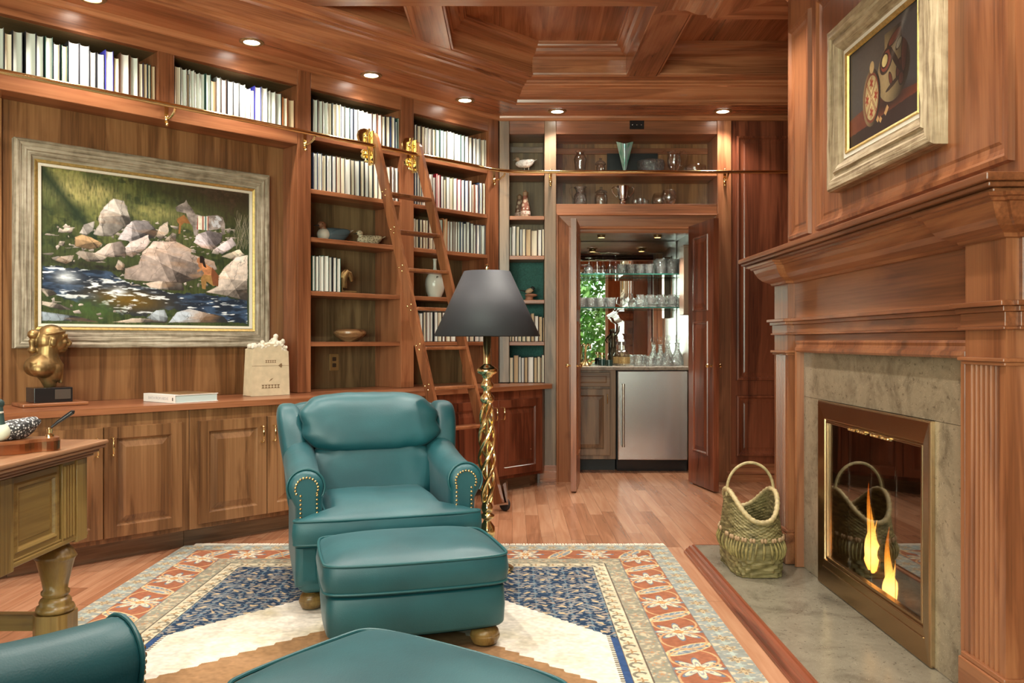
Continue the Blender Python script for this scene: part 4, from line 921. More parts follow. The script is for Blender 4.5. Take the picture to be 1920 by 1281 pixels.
def still_life():
    W, Hh = 420, 300; X, Y = np.meshgrid((np.arange(W)+.5)/W*1.5, 1-(np.arange(Hh)+.5)/Hh)
    n1 = vnoise(Hh,W,5,7,4,21); n2 = vnoise(Hh,W,40,60,3,22)
    a = np.zeros((Hh,W,3))+np.array((.17,.165,.165)); a = mixc(a, (.30,.27,.24), np.clip(1.1-1.6*np.hypot(X-.5,Y-.75),0,1)*.8)
    tb = Y < .30+.04*np.sin(X*3); a = np.where(tb[...,None], mixc(np.zeros((Hh,W,3))+np.array((.42,.19,.11)), (.25,.10,.06), n1), a)
    ft = Y < .13+.06*X/1.5+.02*(n2-.5); a = np.where(ft[...,None], np.array((.10,.06,.05))+.05*n1[...,None], a)
    a = mixc(a, (.09,.06,.05), np.clip(1.3-np.hypot((X-.95)/.42,(Y-.26)/.09),0,1)*.9)
    def pot(cx, cy, rx, ry, c, top):
        nonlocal a
        q = np.hypot((X-cx)/rx,(Y-cy)/ry); m = (q < 1)
        if top: m |= (np.abs(X-cx) < rx*.52) & (Y > cy) & (Y < cy+ry*1.35)
        L = np.clip(1.05-.75*np.clip((X-cx)/rx+.25,-.2,1.2)-.25*q**2,.18,1.2)
        cc = np.array(c)*L[...,None]
        return m, cc
    m, cc = pot(.98,.53,.33,.29,(.50,.42,.28),True)
    a = np.where(m[...,None], cc, a); sh = np.clip(1.15-.95*(X-.75)/.5,.25,1.1)[...,None]
    dark_ = np.array((.14,.10,.08))
    for cx, cy, rx, ry, rot, c in ((.84,.66,.13,.10,.5,(.42,.18,.13)),(.81,.67,.07,.062,.5,(.74,.66,.42)),(1.02,.83,.15,.045,.3,(.40,.18,.12)),(1.10,.50,.055,.09,-.3,(.34,.16,.12)),(1.2,.62,.055,.19,-.1,(.50,.26,.20)),(.93,.46,.03,.07,.4,(.38,.17,.12)),(1.10,.74,.07,.035,.6,(.72,.68,.56)),(1.02,.62,.17,.03,-.9,(.18,.13,.10)),(.98,.40,.14,.02,.25,(.20,.14,.10)),(1.14,.40,.05,.06,.2,(.42,.2,.14))):
        u = (X-cx)*math.cos(rot)+(Y-cy)*math.sin(rot); v = -(X-cx)*math.sin(rot)+(Y-cy)*math.cos(rot); q = np.hypot(u/rx,v/ry)
        a = np.where((m & (q < 1))[...,None], np.array(c)*sh, a); a = np.where((m & (np.abs(q-1) < .12))[...,None], dark_*sh, a)
    gl_ = np.exp(-(((X-Y*.9-.36)/.05)**2))*np.clip((Y-.45)*3,0,1); a = mixc(a, (.62,.60,.56), gl_*.35)
    m, cc = pot(.52,.40,.20,.285,(.45,.36,.24),False); a = np.where(m[...,None], cc, a)
    q = np.hypot((X-.52)/.155,(Y-.40)/.235); f = q < 1
    a = np.where(f[...,None], np.array((.80,.70,.46))*(1.05-.3*q[...,None]), a)
    u, v = (X-.52)/.155, (Y-.40)/.235
    a = np.where((f & ((np.abs(np.abs(u)-np.abs(v)*1.0) < .10) & (np.abs(np.abs(u)-np.abs(v)) > .035)))[...,None], np.array((.45,.17,.10)), a)
    for px, py in ((0,.62),(0,-.62),(.62,0),(-.62,0)): a = np.where((f & (np.hypot(u-px,v-py) < .2+.08*np.sin(6*np.arctan2(v-py,u-px))))[...,None], np.array((.55,.20,.12)), a)
    a = np.where((np.abs(q-1) < .06)[...,None], np.array((.40,.18,.11)), a)
    a = np.where((np.hypot((X-.53)/.05,(Y-.70)/.06) < 1)[...,None], np.array((.70,.58,.38)), a)
    for px, py in ((.66,.15),(.72,.13),(.83,.17),(.86,.20)): a = np.where((np.abs(X-px)+np.abs(Y-py) < .035)[...,None], np.array((.66,.50,.30)), a)
    return np.clip(a,0,1)**.85*(.94+.12*n2[...,None])
painting('still_life_painting', 'framed still life painting of two clay pots hanging above the mantel', (FX-.013,3.185,1.752), FR, .905, .69, still_life(), M_wf2,
    [(0,0),(0,-.05),(.008,-.06),(.04,-.062),(.052,-.052),(.066,-.05),(.072,-.06),(.10,-.048),(.112,-.032),(.12,-.03)], (.136,.152), (.119,.137))
# ------------------------------------------------------------------ rug
def rug_img(Wm, Lm, res=.0028):
    W, Hh = int(Wm/res), int(Lm/res)
    x = (np.arange(W)+.5)/W*Wm-Wm/2; y = Lm/2-(np.arange(Hh)+.5)/Hh*Lm
    X, Y = np.meshgrid(x, y); n1 = vnoise(Hh,W,30,20,4,31); n2 = vnoise(Hh,W,260,170,2,32)
    col_ = lambda c: np.zeros((Hh,W,3))+np.array(c)
    navy, cream, rust, teal, tan = (.12,.175,.25), (.80,.775,.72), (.60,.395,.295), (.54,.575,.57), (.60,.47,.34)
    # navy spandrels with mirrored tan and pale-blue tracery
    p, q = np.abs(X), np.abs(Y); A = mixc(col_(navy), (.17,.25,.345), n1)
    f1 = np.sin(p*88+2.4*np.sin(q*44))*np.sin(q*126+2.5*np.cos(p*38)); f2 = np.sin(p*44)*np.sin(q*66+1.6*np.sin(p*54)); jit = (n2-.5)*1.1
    A = np.where((f1+jit > .12)[...,None], mixc(col_((.58,.50,.43)), (.46,.49,.50), n1), A)
    A = np.where(((np.abs(f2) < .10) & (f1 < .2))[...,None], np.array((.36,.43,.47)), A)
    A = np.where((f2+jit*.6 > .78)[...,None], np.array((.68,.60,.47)), A)
    ser = .012*np.abs(((q*62) % 2)-1)
    hexm = p*1.1+q+ser < 1.42; A = np.where(hexm[...,None], mixc(col_(cream), (.72,.68,.56), np.clip((n1-.5)*2,0,1)), A)
    br = .024*np.abs(((q*40) % 2)-1)
    dia = p+q+br < .82; A = np.where(dia[...,None], mixc(col_(tan), (.52,.40,.27), n1), A)
    # border: t distance from the edge, s along the edge
    t = np.minimum(Wm/2-p, Lm/2-q); side = (Wm/2-p) < (Lm/2-q); s = np.where(side, Y, X)
    def bandm(a, b): return (t >= a) & (t < b)
    def setm(m, c):
        nonlocal A
        A = np.where(m[...,None], c, A)
    def flower(per, c0, r, off, npet=8, pw=.28):
        ss = ((s/per+off) % 1-.5)*per; tt = t-c0; rr = np.hypot(ss,tt); th = np.arctan2(tt,ss)
        return rr/(r*(1-pw+pw*np.cos(npet*th))), rr, ss, tt
    setm(bandm(0,.105), mixc(col_(teal), (.55,.55,.50), n1))
    fl, rr, ss, tt = flower(.105,.052,.036,0,6); setm(bandm(0,.105) & (fl < 1), np.array((.72,.64,.50))); setm(bandm(0,.105) & (np.abs(fl-.55) < .16), np.array((.50,.44,.36)))
    fl, *_ = flower(.105,.052,.022,.5,4); setm(bandm(0,.105) & (fl < 1), np.array((.62,.66,.62)))
    setm(bandm(0,.105) & (np.abs(np.sin(s*120)*.02+.052-t) > .040) & (n2 > .52), np.array((.70,.66,.56)))
    setm(bandm(.105,.29), mixc(col_(rust), (.56,.345,.25), n1))
    rb = bandm(.105,.29); per = .36
    fl, rr, ss, tt = flower(per,.198,.088,0,8,.30); setm(rb & (fl < 1.12), np.array((.42,.47,.52))); setm(rb & (fl < .95), np.array((.80,.74,.62))); setm(rb & (fl < .66), np.array((.55,.55,.54))); setm(rb & (fl < .48), np.array((.84,.78,.66))); setm(rb & (rr < .018), np.array((.66,.42,.20)))
    s2 = ((s/per+.5) % 1-.5)*per; t2 = t-.198; u = s2*.86+t2*.5; v = -s2*.5+t2*.86; v = v+.022*np.sin(u*22)
    leaf = np.hypot(u/.032, v/.098); setm(rb & (leaf < 1.12), np.array((.80,.70,.52))); setm(rb & (leaf < .92), np.array((.45,.50,.53))); setm(rb & (np.abs(u) < .006) & (leaf < .85), np.array((.78,.72,.60))); setm(rb & (leaf < .9) & (np.abs(((v+np.abs(u))*60) % 2-1) < .3), np.array((.63,.62,.58)))
    for sx, tx, r in ((.12,.135,.02),(-.12,.26,.02),(.06,.27,.013),(-.06,.125,.013),(.12,.25,.012)):
        fl = np.hypot(((s/per+.25) % 1-.5)*per-sx, t-tx); setm(rb & (fl < r), np.array((.74,.66,.52))); setm(rb & (fl < r*.5), np.array((.30,.36,.42)))
    setm(rb & (np.abs(np.hypot(((s/per) % .5-.25)*per, t-.198)-.085) < .0045), np.array((.72,.58,.42)))
    setm(bandm(.286,.292) | bandm(.103,.107), np.array((.46,.45,.43)))
    setm(bandm(.292,.372), mixc(col_((.50,.52,.46)), (.58,.54,.46), n1))
    gb = bandm(.292,.372); fl, rr, *_ = flower(.10,.332,.032,.2,5); setm(gb & (fl < 1), np.array((.66,.53,.40))); setm(gb & (np.abs(fl-.6) < .18), np.array((.55,.55,.50))); setm(gb & (n2 > .62), np.array((.66,.62,.52)))
    setm(bandm(.372,.436), mixc(col_((.79,.75,.64)), (.70,.66,.56), n1))
    wbm = bandm(.372,.436); fl, rr, ss, tt = flower(.084,.404,.024,0,2,.1); setm(wbm & (np.abs(rr-.022) < .006) & (ss*1.+tt > -.012), np.array((.46,.44,.38)))
    fl, rr, ss, tt = flower(.084,.404,.02,.5,4,.45); setm(wbm & (fl < 1), np.array((.58,.47,.34)))
    setm(bandm(.368,.373) | bandm(.434,.438), np.array((.36,.32,.28)))
    setm(bandm(.438,.462) & hexm, np.array((.20,.29,.44))); setm(bandm(.462,.476) & hexm & ((s*56) % 1 < .5), np.array((.36,.32,.26)))
    return A*(.90+.2*n2[...,None])
RGX, RGY, RW, RL = -.47, 2.66, 2.60, 3.80
rg = thing('rug', 'large patterned oriental rug with cream medallion under the teal armchairs', 'rug', (RGX,RGY,0))
M_rugside = plain('rug_edge', (.45,.40,.33), .9)
obj('pile', MB().box(-RW/2,RW/2,-RL/2,RL/2,.001,.0072), M_rugside, rg)
uv_quad('pattern', [(-RW/2,-RL/2,.0074),(RW/2,-RL/2,.0074),(RW/2,RL/2,.0074),(-RW/2,RL/2,.0074)], img_mat('rug_pattern', rug_img(RW,RL), .95, .25, .1), rg)
for sy in (1,-1):
    fm = MB()
    for i in range(330):
        x = -RW/2+RW*(i+.5)/330; L = .045+.018*noise.noise(Vector((x*7,sy,0)))+.008*random.random(); dx = .012*noise.noise(Vector((x*15,3,sy)))+.004*random.uniform(-1,1)
        if sy > 0 and x < -RW/2+.05: continue
        fm.tube([(x,sy*(RL/2-.004),.006),(x+dx*.5,sy*(RL/2+L*.5),.0075),(x+dx,sy*(RL/2+L),.0035)], [.0028,.0032,.0022], 5)
    f_ = obj('fringe', fm, M_cream, rg); f_['kind'] = 'stuff'
# ------------------------------------------------------------------ carved desk
dk = thing('desk', 'carved wooden desk with turned legs and panelled sides, cut off by the frame edge', 'desk', (-2.15,2.12,.0078))
def dx(X): return X+2.15
def dy(Y): return Y-2.12
X1, Y1, X0, Y0 = dx(-1.41), dy(2.95), dx(-2.89), dy(1.29)
m = MB(); 
m.box(X0,X1,Y0,Y1,.745,.760); m.box(X0+.006,X1-.006,Y0+.006,Y1-.006,.733,.745); m.box(X0+.022,X1-.022,Y0+.022,Y1-.022,.720,.733); m.box(X0+.035,X1-.035,Y0+.035,Y1-.035,.708,.720)
part('desktop', m, woods('desk_top_wood', (.36,.19,.095), (.27,.125,.056), (.15,.062,.026))['y'], dk, .005)
ax, ay = X1-.062, Y1-.062
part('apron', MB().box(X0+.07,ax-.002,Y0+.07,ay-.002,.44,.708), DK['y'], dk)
def side_panel(y0, y1):
    M = Matrix.Translation((ax,0,0)) @ Matrix.Rotation(PI/2,4,'Z')
    mb = MB().rings(y0,y1,.455,.70,[(0,0),(0,-.004),(.018,-.004),(.024,-.010),(.032,-.008),(.036,.004),(.044,.006),(.05,-.0005)], M=M)
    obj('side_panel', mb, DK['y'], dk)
yb = ay
for k in range(4):
    y1 = yb-.155; y0 = y1-.27
    pst = MB().box(ax-.03,ax+.012,y1+.005,yb-.003,.445,.707)
    for q in range(4): pst.tube([(ax+.012,y1+.016+q*.017,.46),(ax+.012,y1+.016+q*.017,.695)], .0065, 8)
    pst.box(ax-.03,ax+.018,y1+.085,yb-.003,.43,.707)
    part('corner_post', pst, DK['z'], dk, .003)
    side_panel(y0+.004, y1); yb = y0
    if yb < Y0+.3: break
part('apron_moulding', MB().box(X0+.05,ax+.014,Y0+.05,ay+.012,.438,.452).box(X0+.055,ax+.008,Y0+.055,ay+.006,.452,.46), DK['y'], dk, .003)
def leg(x, y):
    m = MB().lathe([(.036,.200),(.056,.203),(.06,.212),(.056,.222),(.048,.228),(.05,.236),(.045,.246),(.036,.252),(.044,.262),(.044,.27),(.037,.276),(.041,.30),(.05,.34),(.058,.372),(.061,.378),(.066,.384),(.062,.392),(.058,.398),(.055,.408),(.045,.418),(.04,.424),(.046,.43),(.046,.438)], 32, M=tf(x,y))
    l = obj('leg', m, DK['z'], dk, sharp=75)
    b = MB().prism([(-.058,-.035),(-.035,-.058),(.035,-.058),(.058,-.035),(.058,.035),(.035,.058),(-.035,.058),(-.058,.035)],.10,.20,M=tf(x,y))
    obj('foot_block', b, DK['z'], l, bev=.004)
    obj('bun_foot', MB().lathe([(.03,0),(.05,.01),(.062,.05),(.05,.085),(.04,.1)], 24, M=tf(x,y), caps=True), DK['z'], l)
for x in (X0+.13, X1-.115):
    for y in (Y0+.13, Y1-.135): leg(x, y)
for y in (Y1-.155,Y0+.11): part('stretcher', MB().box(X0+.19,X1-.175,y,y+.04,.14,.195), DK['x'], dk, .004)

# ------------------------------------------------------------------ decoys and small birds
def spots(name, a, b, sc):
    t = NT(name); v = t.n('TexVoronoi', {'Vector': t.n('TexCoord').outputs['Object'], 'Scale': sc}).outputs[0]
    return t.bsdf(t.ramp(v, [(.25,b),(.5,a)]), .6)
def decoy(name, label, loc, rotz, L, mats, tail=True, headup=.0):
    # faces local -x; body length L
    t = thing(name, label, 'decoy', loc, rotz)
    def bf(p): p.z += .12*L*max(0,p.x/(.5*L))**2*1.2; p.z = max(p.z, -.165*L); return p
    body = MB().ball((0,0,.17*L), (.5*L,.20*L,.20*L), 36, m=22, fn=bf)
    obj('body', body, mats['body'], t, sharp=180)
    if 'breast' in mats: obj('breast', MB().ball((-.33*L,0,.165*L), (.185*L,.172*L,.165*L), 24), mats['breast'], t, sharp=180)
    hz = .40*L+headup
    obj('head', MB().tube([(-.33*L,0,.24*L),(-.36*L,0,.33*L),(-.39*L,0,hz)], [.11*L,.082*L,.07*L], 16).ball((-.40*L,0,hz+.01*L), (.125*L,.085*L,.095*L), 22), mats['head'], t, sharp=180)
    obj('bill', MB().loft([[(-.49*L,y*L,hz+z*L) for y, z in ((-.035,-.03),(.035,-.03),(.03,.02),(-.03,.02))],[(-.57*L,y*L,hz-.02*L+z*L) for y, z in ((-.034,-.015),(.034,-.015),(.03,.0),(-.03,.0))],[(-.64*L,y*L,hz-.028*L+z*L) for y, z in ((-.028,-.008),(.028,-.008),(.024,.004),(-.024,.004))]], 0), mats['bill'], t)
    for s in (-1,1):
        obj('eye', MB().ball((-.43*L,s*.078*L,hz+.03*L), .012*L, 8), M_black, t)
        obj('wing', MB().ball((.08*L,s*.165*L,.235*L), (.34*L,.05*L,.10*L), 20, fn=lambda p: Vector((p.x,p.y,p.z+.18*p.x))), mats['wing'], t, sharp=180)
    if tail: obj('tail', MB().loft([[(.42*L,-.09*L,.24*L),(.42*L,.09*L,.24*L),(.42*L,.09*L,.31*L),(.42*L,-.09*L,.31*L)],[(.62*L,-.05*L,.36*L),(.62*L,.05*L,.36*L),(.62*L,.05*L,.375*L),(.62*L,-.05*L,.375*L)]], 0), mats['tail'], t)
    return t
P_ = lambda n, c, r=.55: plain(n, c, r)
m_tealhead = P_('decoy_head', (.03,.06,.055)); m_rustcheek = P_('decoy_rust', (.20,.09,.045)); m_slate = P_('decoy_slate', (.07,.11,.13)); m_pale = P_('decoy_pale', (.55,.52,.44)); m_dark = P_('decoy_dark', (.02,.025,.025)); m_speck = spots('decoy_speckled', (.52,.44,.29), (.13,.09,.05), 90); m_fleck = spots('decoy_flecked', (.03,.03,.03), (.7,.7,.68), 130)
d1 = decoy('duck_decoy', 'slate blue duck decoy with rust and green head on the third shelf', LW(-1.425,.15,1.791), A45+.1, .26, dict(body=m_slate, breast=m_pale, head=m_rustcheek, bill=m_dark, wing=m_slate, tail=m_pale))
obj('crest', MB().ball((-.40*.245,0,.40*.245+.014), (.026,.0165,.017), 16), m_tealhead, d1)
decoy('duck_decoy', 'speckled tan hen decoy beside the slate duck on the shelf', LW(-1.129,.15,1.791), A45-.1, .20, dict(body=m_speck, head=m_speck, bill=m_dark, wing=m_speck, tail=m_speck))
sb = decoy('shorebird_carving', 'plump white carved shorebird with brown head on the top corner shelf', (.105,CY+.15,2.5165), 0, .155, dict(body=spots('white_plumage', (.72,.68,.62), (.55,.48,.42), 60), head=P_('shorebird_head', (.36,.23,.14)), bill=m_pale, wing=spots('wing_plumage', (.66,.62,.56), (.48,.42,.38), 50), tail=m_pale), True, -.004)
sb.scale = (1,1,1.15)
obj('leg', MB().tube([(-.005,.0,-.04),(-.005,0,.02)], .0025, 8).tube([(.03,0,-.04),(.03,0,.02)], .0025, 8), m_pale, sb)
obj('base', MB().ball((.01,0,-.042), (.055,.035,.010), 16, e1=.5), P_('driftwood', (.50,.33,.18)), sb)
cb = thing('bird_figurine', 'tiny chickadee figurine perched on a wooden base below the corner books', 'figurine', (.14,CY+.13,1.441))
obj('base', MB().lathe([(.034,0),(.036,.006),(.03,.018),(.033,.03),(0,.034)], 20, caps=True).ball((.015,0,.042), (.052,.028,.014), 16), P_('figurine_base', (.36,.16,.09)), cb)
obj('body', MB().ball((0,0,.078), (.034,.022,.022), 18, fn=lambda p: Vector((p.x,p.y,p.z+.25*p.x))), P_('bird_body', (.52,.38,.24)), cb)
obj('head', MB().ball((.026,0,.097), .017, 14), m_dark, cb); obj('bill', MB().tube([(.04,0,.097),(.054,0,.096)], [.003,.0006], 8), m_dark, cb)
obj('tail', MB().tube([(-.028,0,.074),(-.075,0,.082)], [.008,.004], 8), m_dark, cb)
# pair of painted bottles
for k, (x, h, lab) in enumerate(((.062,.205,'slimmer painted figure bottle standing behind the other on the corner shelf'),(.108,.22,'front painted clay figure bottle with pale band on the corner shelf'))):
    b = thing('painted_bottle', lab, 'bottle', (x, CY+.19-.085*k, 2.106), 0, 'painted clay bottles')
    obj('body', MB().lathe([(0,0),(.036,0),(.04,.01),(.038,.05),(.031,.10),(.023,.14),(.019,h-.045)], 24), spots('painted_clay_%d' % k, (.20,.06,.03) if k else (.16,.08,.05), (.55,.42,.30), 28), b)
    obj('band', MB().lathe([(.0395,.022),(.0408,.024),(.0398,.048),(.0385,.05)], 24), spots('pale_band', (.60,.48,.40), (.30,.12,.08), 60), b)
    obj('neck', MB().lathe([(.019,h-.045),(.021,h-.03),(.022,h-.018),(.012,h-.008),(.006,h-.004),(.007,h),(0,h+.004)], 20), P_('bottle_neck', (.26,.15,.08)), b)
    for q in (-1,1): obj('eye_spot', MB().ball((q*.014,-.0345+.002,.066), (.008,.006,.008), 10), P_('eye_spot', (.7,.55,.45)), b)
# horse head bookend, bowl, vase, outlet
he = thing('horse_bookend', 'bronze horse head bookend holding the short row of books', 'bookend', LW(-1.388,.055,1.441), A45)
hm = MB().tube([(-.03,0,.03),(-.028,0,.075),(-.018,0,.115),(.004,0,.142),(.022,0,.132),(.035,0,.10),(.042,0,.078)], [.03,.028,.026,.022,.021,.016,.012], 14)
hm.tube([(.0,.008,.15),(-.004,.01,.168)], [.008,.001], 8).tube([(.0,-.008,.15),(-.004,-.01,.168)], [.008,.001], 8)
hm.tube([(-.055,0,.03),(-.05,0,.09),(-.036,0,.135),(-.01,0,.158)], [.008,.012,.012,.006], 8)
remesh(obj('head', hm, M_bronze, he), .003)
obj('base', MB().box(-.055,.06,-.035,.035,0,.012).box(-.058,-.05,-.035,.035,0,.10), M_bronze, he, bev=.002)
bw = tag(obj('wooden_bowl', MB().lathe([(.0,.004),(.045,.0),(.05,.004),(.09,.03),(.113,.056),(.112,.07),(.095,.084),(.06,.088),(.055,.084),(.09,.066),(.05,.02),(0,.016)], 40), wood('bowl_wood', (.50,.28,.13), (.26,.12,.05), (.05,.022,.012), 'x', .3, 1.6), None, LW(-1.289,.16,1.109), 0), 'round turned wooden bowl with dark patches alone on a low shelf', 'bowl')
va = thing('ceramic_vase', 'white ceramic vase with a dark coiled ornament behind the ladder', 'vase', LW(-.53,.15,1.441), A45)
obj('body', MB().lathe([(0,.0),(.045,0),(.05,.006),(.068,.05),(.076,.10),(.072,.14),(.055,.175),(.032,.195),(.017,.21),(.0125,.23),(.0125,.285),(.017,.295),(.012,.298),(.010,.285),(.010,.22)], 36), plain('celadon_glaze', (.62,.63,.55), .18), va)
cl_ = MB()
for k in range(5): cl_.tube([(( .012+.007*k)*math.cos(q)+.008, -.066-.004*math.sin(q)+.008*abs(math.cos(q))*.8, .172+(.010+.005*k)*math.sin(q)-.02) for q in np.linspace(PI*.9,2.1*PI,14)], .0028, 6)
obj('ornament', cl_, P_('dark_coil', (.10,.075,.045)), va)
ou = thing('wall_outlet', 'brass electrical outlet plate on the bookcase back above the counter', 'outlet', LW(-1.322,.3095,.905), A45)
obj('plate', MB().box(-.038,.038,-.005,0,0,.118), plain('outlet_plate', (.46,.33,.14), .4, .6), ou, bev=.003)
for z in (.037,.081):
    r_ = obj('receptacle', MB().ball((0,-.005,z), (.016,.003,.014), 18, e1=.3, e2=.7), P_('outlet_brown', (.06,.035,.02)), ou)
# ------------------------------------------------------------------ counter pieces: bust, book, stone carving
bu = thing('bronze_bust', 'bronze bust of a person with hair bun on a black plinth', 'sculpture', LW(-3.248,-.02,.780), A45)
obj('base', MB().box(-.155,.155,-.10,.10,0,.018), MT['x'], bu, bev=.005)
obj('plinth', MB().box(-.095,.085,-.07,.07,.0185,.094), M_black, bu, bev=.002)
obj('name_plate', MB().box(.0,.075,-.0725,-.0703,.035,.085), plain('plinth_plate', (.16,.14,.12), .15, .6), bu)
z0 = .094
hb = MB().ball((.004,0,z0+.262), (.068,.056,.062), 28).ball((.03,0,z0+.232), (.046,.046,.056), 22)   # skull and face, looking to +x
hb.ball((.046,0,z0+.192), (.028,.030,.020), 16).tube([(.02,0,z0+.20),(.05,0,z0+.186)], [.036,.02], 12)   # jaw and chin
hb.tube([(.070,0,z0+.262),(.084,0,z0+.243),(.096,0,z0+.226),(.090,0,z0+.219),(.074,0,z0+.217)], [.008,.009,.0105,.009,.006], 10)   # nose
hb.ball((.074,0,z0+.206), (.010,.018,.0045), 10).ball((.073,0,z0+.197), (.009,.016,.005), 10)
hb.tube([(.045,-.042,z0+.262),(.068,-.026,z0+.268),(.076,0,z0+.268),(.068,.026,z0+.268),(.045,.042,z0+.262)], .0085, 8)
for s in (-1,1): hb.ball((.056,s*.034,z0+.232), (.016,.011,.012), 12).ball((-.002,s*.057,z0+.232), (.016,.008,.024), 14)
hb.tube([(-.012,0,z0+.225),(-.014,0,z0+.17),(-.012,0,z0+.12)], [.052,.052,.06], 18)
hb.ball((-.035,0,z0+.118), (.074,.098,.062), 26, fn=lambda p: Vector((p.x-abs(p.y)*.30,p.y,p.z-abs(p.y)*.25))).ball((.008,0,z0+.085), (.046,.06,.07), 22).tube([(-.03,0,z0+.10),(-.008,0,z0+.05),(.0,0,z0+.0)], [.058,.044,.028], 18)
hb.tube([(-.05,-.03,z0+.15),(-.095,-.06,z0+.12),(-.095,-.055,z0+.075)], [.022,.024,.012], 12).tube([(.012,-.036,z0+.165),(.046,-.026,z0+.115),(.048,-.012,z0+.02)], [.010,.010,.008], 10).tube([(.012,.036,z0+.165),(.046,.026,z0+.115),(.048,.012,z0+.02)], [.010,.010,.008], 10)
hb.ball((-.025,0,z0+.24), (.048,.055,.06), 20)
hb.ball((-.078,0,z0+.272), (.030,.027,.026), 16).tube([(-.06,0,z0+.262),(-.086,0,z0+.235),(-.084,0,z0+.20)], [.016,.018,.012], 12).ball((-.086,0,z0+.192), (.022,.022,.018), 12)
hb.tube([(.004+.066*math.cos(a),.058*math.sin(a),z0+.280+.010*math.cos(a)) for a in np.linspace(0,2*PI,25)[:-1]], .0045, 8, closed=True)
remesh(obj('figure', hb, M_bronze, bu), .0036, 1)
fb_ = thing('coffee_table_book', 'large white hardback photo book lying flat on the counter under the painting', 'book', (-1.835,4.675,.780), math.radians(53))
obj('cover', MB().box(-.13,.13,-.155,.155,.041,.0445).box(-.13,.13,-.155,.155,0,.0035).box(-.1335,-.128,-.155,.155,0,.0445), plain('white_cover', (.76,.73,.68), .3), fb_, bev=.0012).rotation_euler = (0,0,0)
obj('page_block', MB().box(-.127,.125,-.15,.15,.0038,.0408), plain('pale_blue_pages', (.52,.64,.64), .8), fb_)
uv_quad('cover_picture', [(-.10,-.15,.0448),(.125,-.15,.0448),(.125,.15,.0448),(-.10,.15,.0448)], img_mat('dune_photo', mixc(np.zeros((60,80,3))+np.array((.62,.50,.33)), (.36,.27,.18), vnoise(60,80,4,5,4,41)), .3), fb_)
def text(s, size, mat, parent, M, name='title'):
    cu = bpy.data.curves.new('t','FONT'); cu.body = s; cu.size = size; cu.align_x = 'CENTER'; cu.align_y = 'CENTER'; cu.extrude = .0002
    to = bpy.data.objects.new('t', cu); C.objects.link(to)
    me = bpy.data.meshes.new_from_object(to.evaluated_get(bpy.context.evaluated_depsgraph_get())); bpy.data.objects.remove(to)
    me.transform(M); me.materials.clear(); me.materials.append(mat)
    o = bpy.data.objects.new(name, me); C.objects.link(o); o.parent = parent; return o
SP = Matrix.Translation((-.1338,.0,.022)) @ Matrix.Rotation(-PI/2,4,'Z') @ Matrix.Rotation(PI/2,4,'X')
m_ink = plain('grey_ink', (.42,.40,.42), .5)
text('EARTH FROM ABOVE', .021, m_ink, fb_, SP @ Matrix.Translation((-.005,0,0)))
obj('imprint', MB().box(-.1341,-.1337,-.14,-.132,.013,.03), M_blackm, fb_)
sc = thing('stone_carving', 'pale limestone tablet carved with zigzags and a rough figured crest', 'sculpture', LW(-2.045,-.06,.780), A45)
M_lime = plain('limestone', (.62,.50,.33), .85, nz=.10, nsc=22, bump=.15); M_limed = P_('carved_dark', (.20,.12,.06), .9); M_limew = plain('rough_limestone', (.72,.65,.53), .9, nz=.15, nsc=50, bump=.5)
obj('tablet', MB().prism([(-.13,0),(.13,0),(.121,.27),(.085,.275),(.07,.30),(.045,.315),(-.02,.318),(-.055,.30),(-.115,.285)], -.05, .05, 'y'), M_lime, sc, bev=.003)
cr = MB(); r5 = random.Random(3)
def crest(x): return .300+.014*math.sin(x*60+1)+(.055*math.exp(-((x-.055)/.022)**2))+(.03*math.exp(-((x-.10)/.02)**2))+.022*math.exp(-((x+.035)/.03)**2)
for i in range(420):
    x = r5.uniform(-.115,.118); top = crest(x); z = r5.uniform(.268 if x < .08 else .22, top)
    if x < .07 and z < .295: z = r5.uniform(.285,top)
    s_ = r5.uniform(.005,.0125); cr.ball((x, r5.uniform(-.046,.04)*(1-.5*max(0,(z-.3)/.08)), z), (s_*r5.uniform(.7,1.5),s_,s_*r5.uniform(.7,1.3)), 8)
for x, z, r in ((.055,.362,.016),(.048,.338,.019),(.104,.335,.012),(-.035,.325,.014)): cr.ball((x,-.012,z), r, 12)
remesh(obj('crest', cr, M_limew, sc), .0034, 0)
dm = MB()
def zig(x0, x1, z, h, n):
    w = (x1-x0)/n
    for i in range(n):
        dm.prism([(x0+i*w,z+h),(x0+(i+1)*w,z+h),(x0+(i+.5)*w,z+h*.45)], -.0507, -.0498, 'y')
        dm.prism([(x0+(i+.0)*w,z),(x0+(i+1)*w,z),(x0+(i+.5)*w,z+h*.5)], -.0507, -.0498, 'y')
zig(-.062,.062,.045,.022,6); zig(-.037,.037,.20,.016,5)
dm.box(-.125,.122,-.0505,-.0498,.1805,.1825).prism([(.05,.182),(.072,.197),(.078,.182),(.072,.168)], -.051, -.0498, 'y').prism([(-.012,.086),(.0,.10),(.018,.108),(.004,.094)], -.051, -.0498, 'y')
o_ = obj('carved_marks', dm, M_limed, sc)
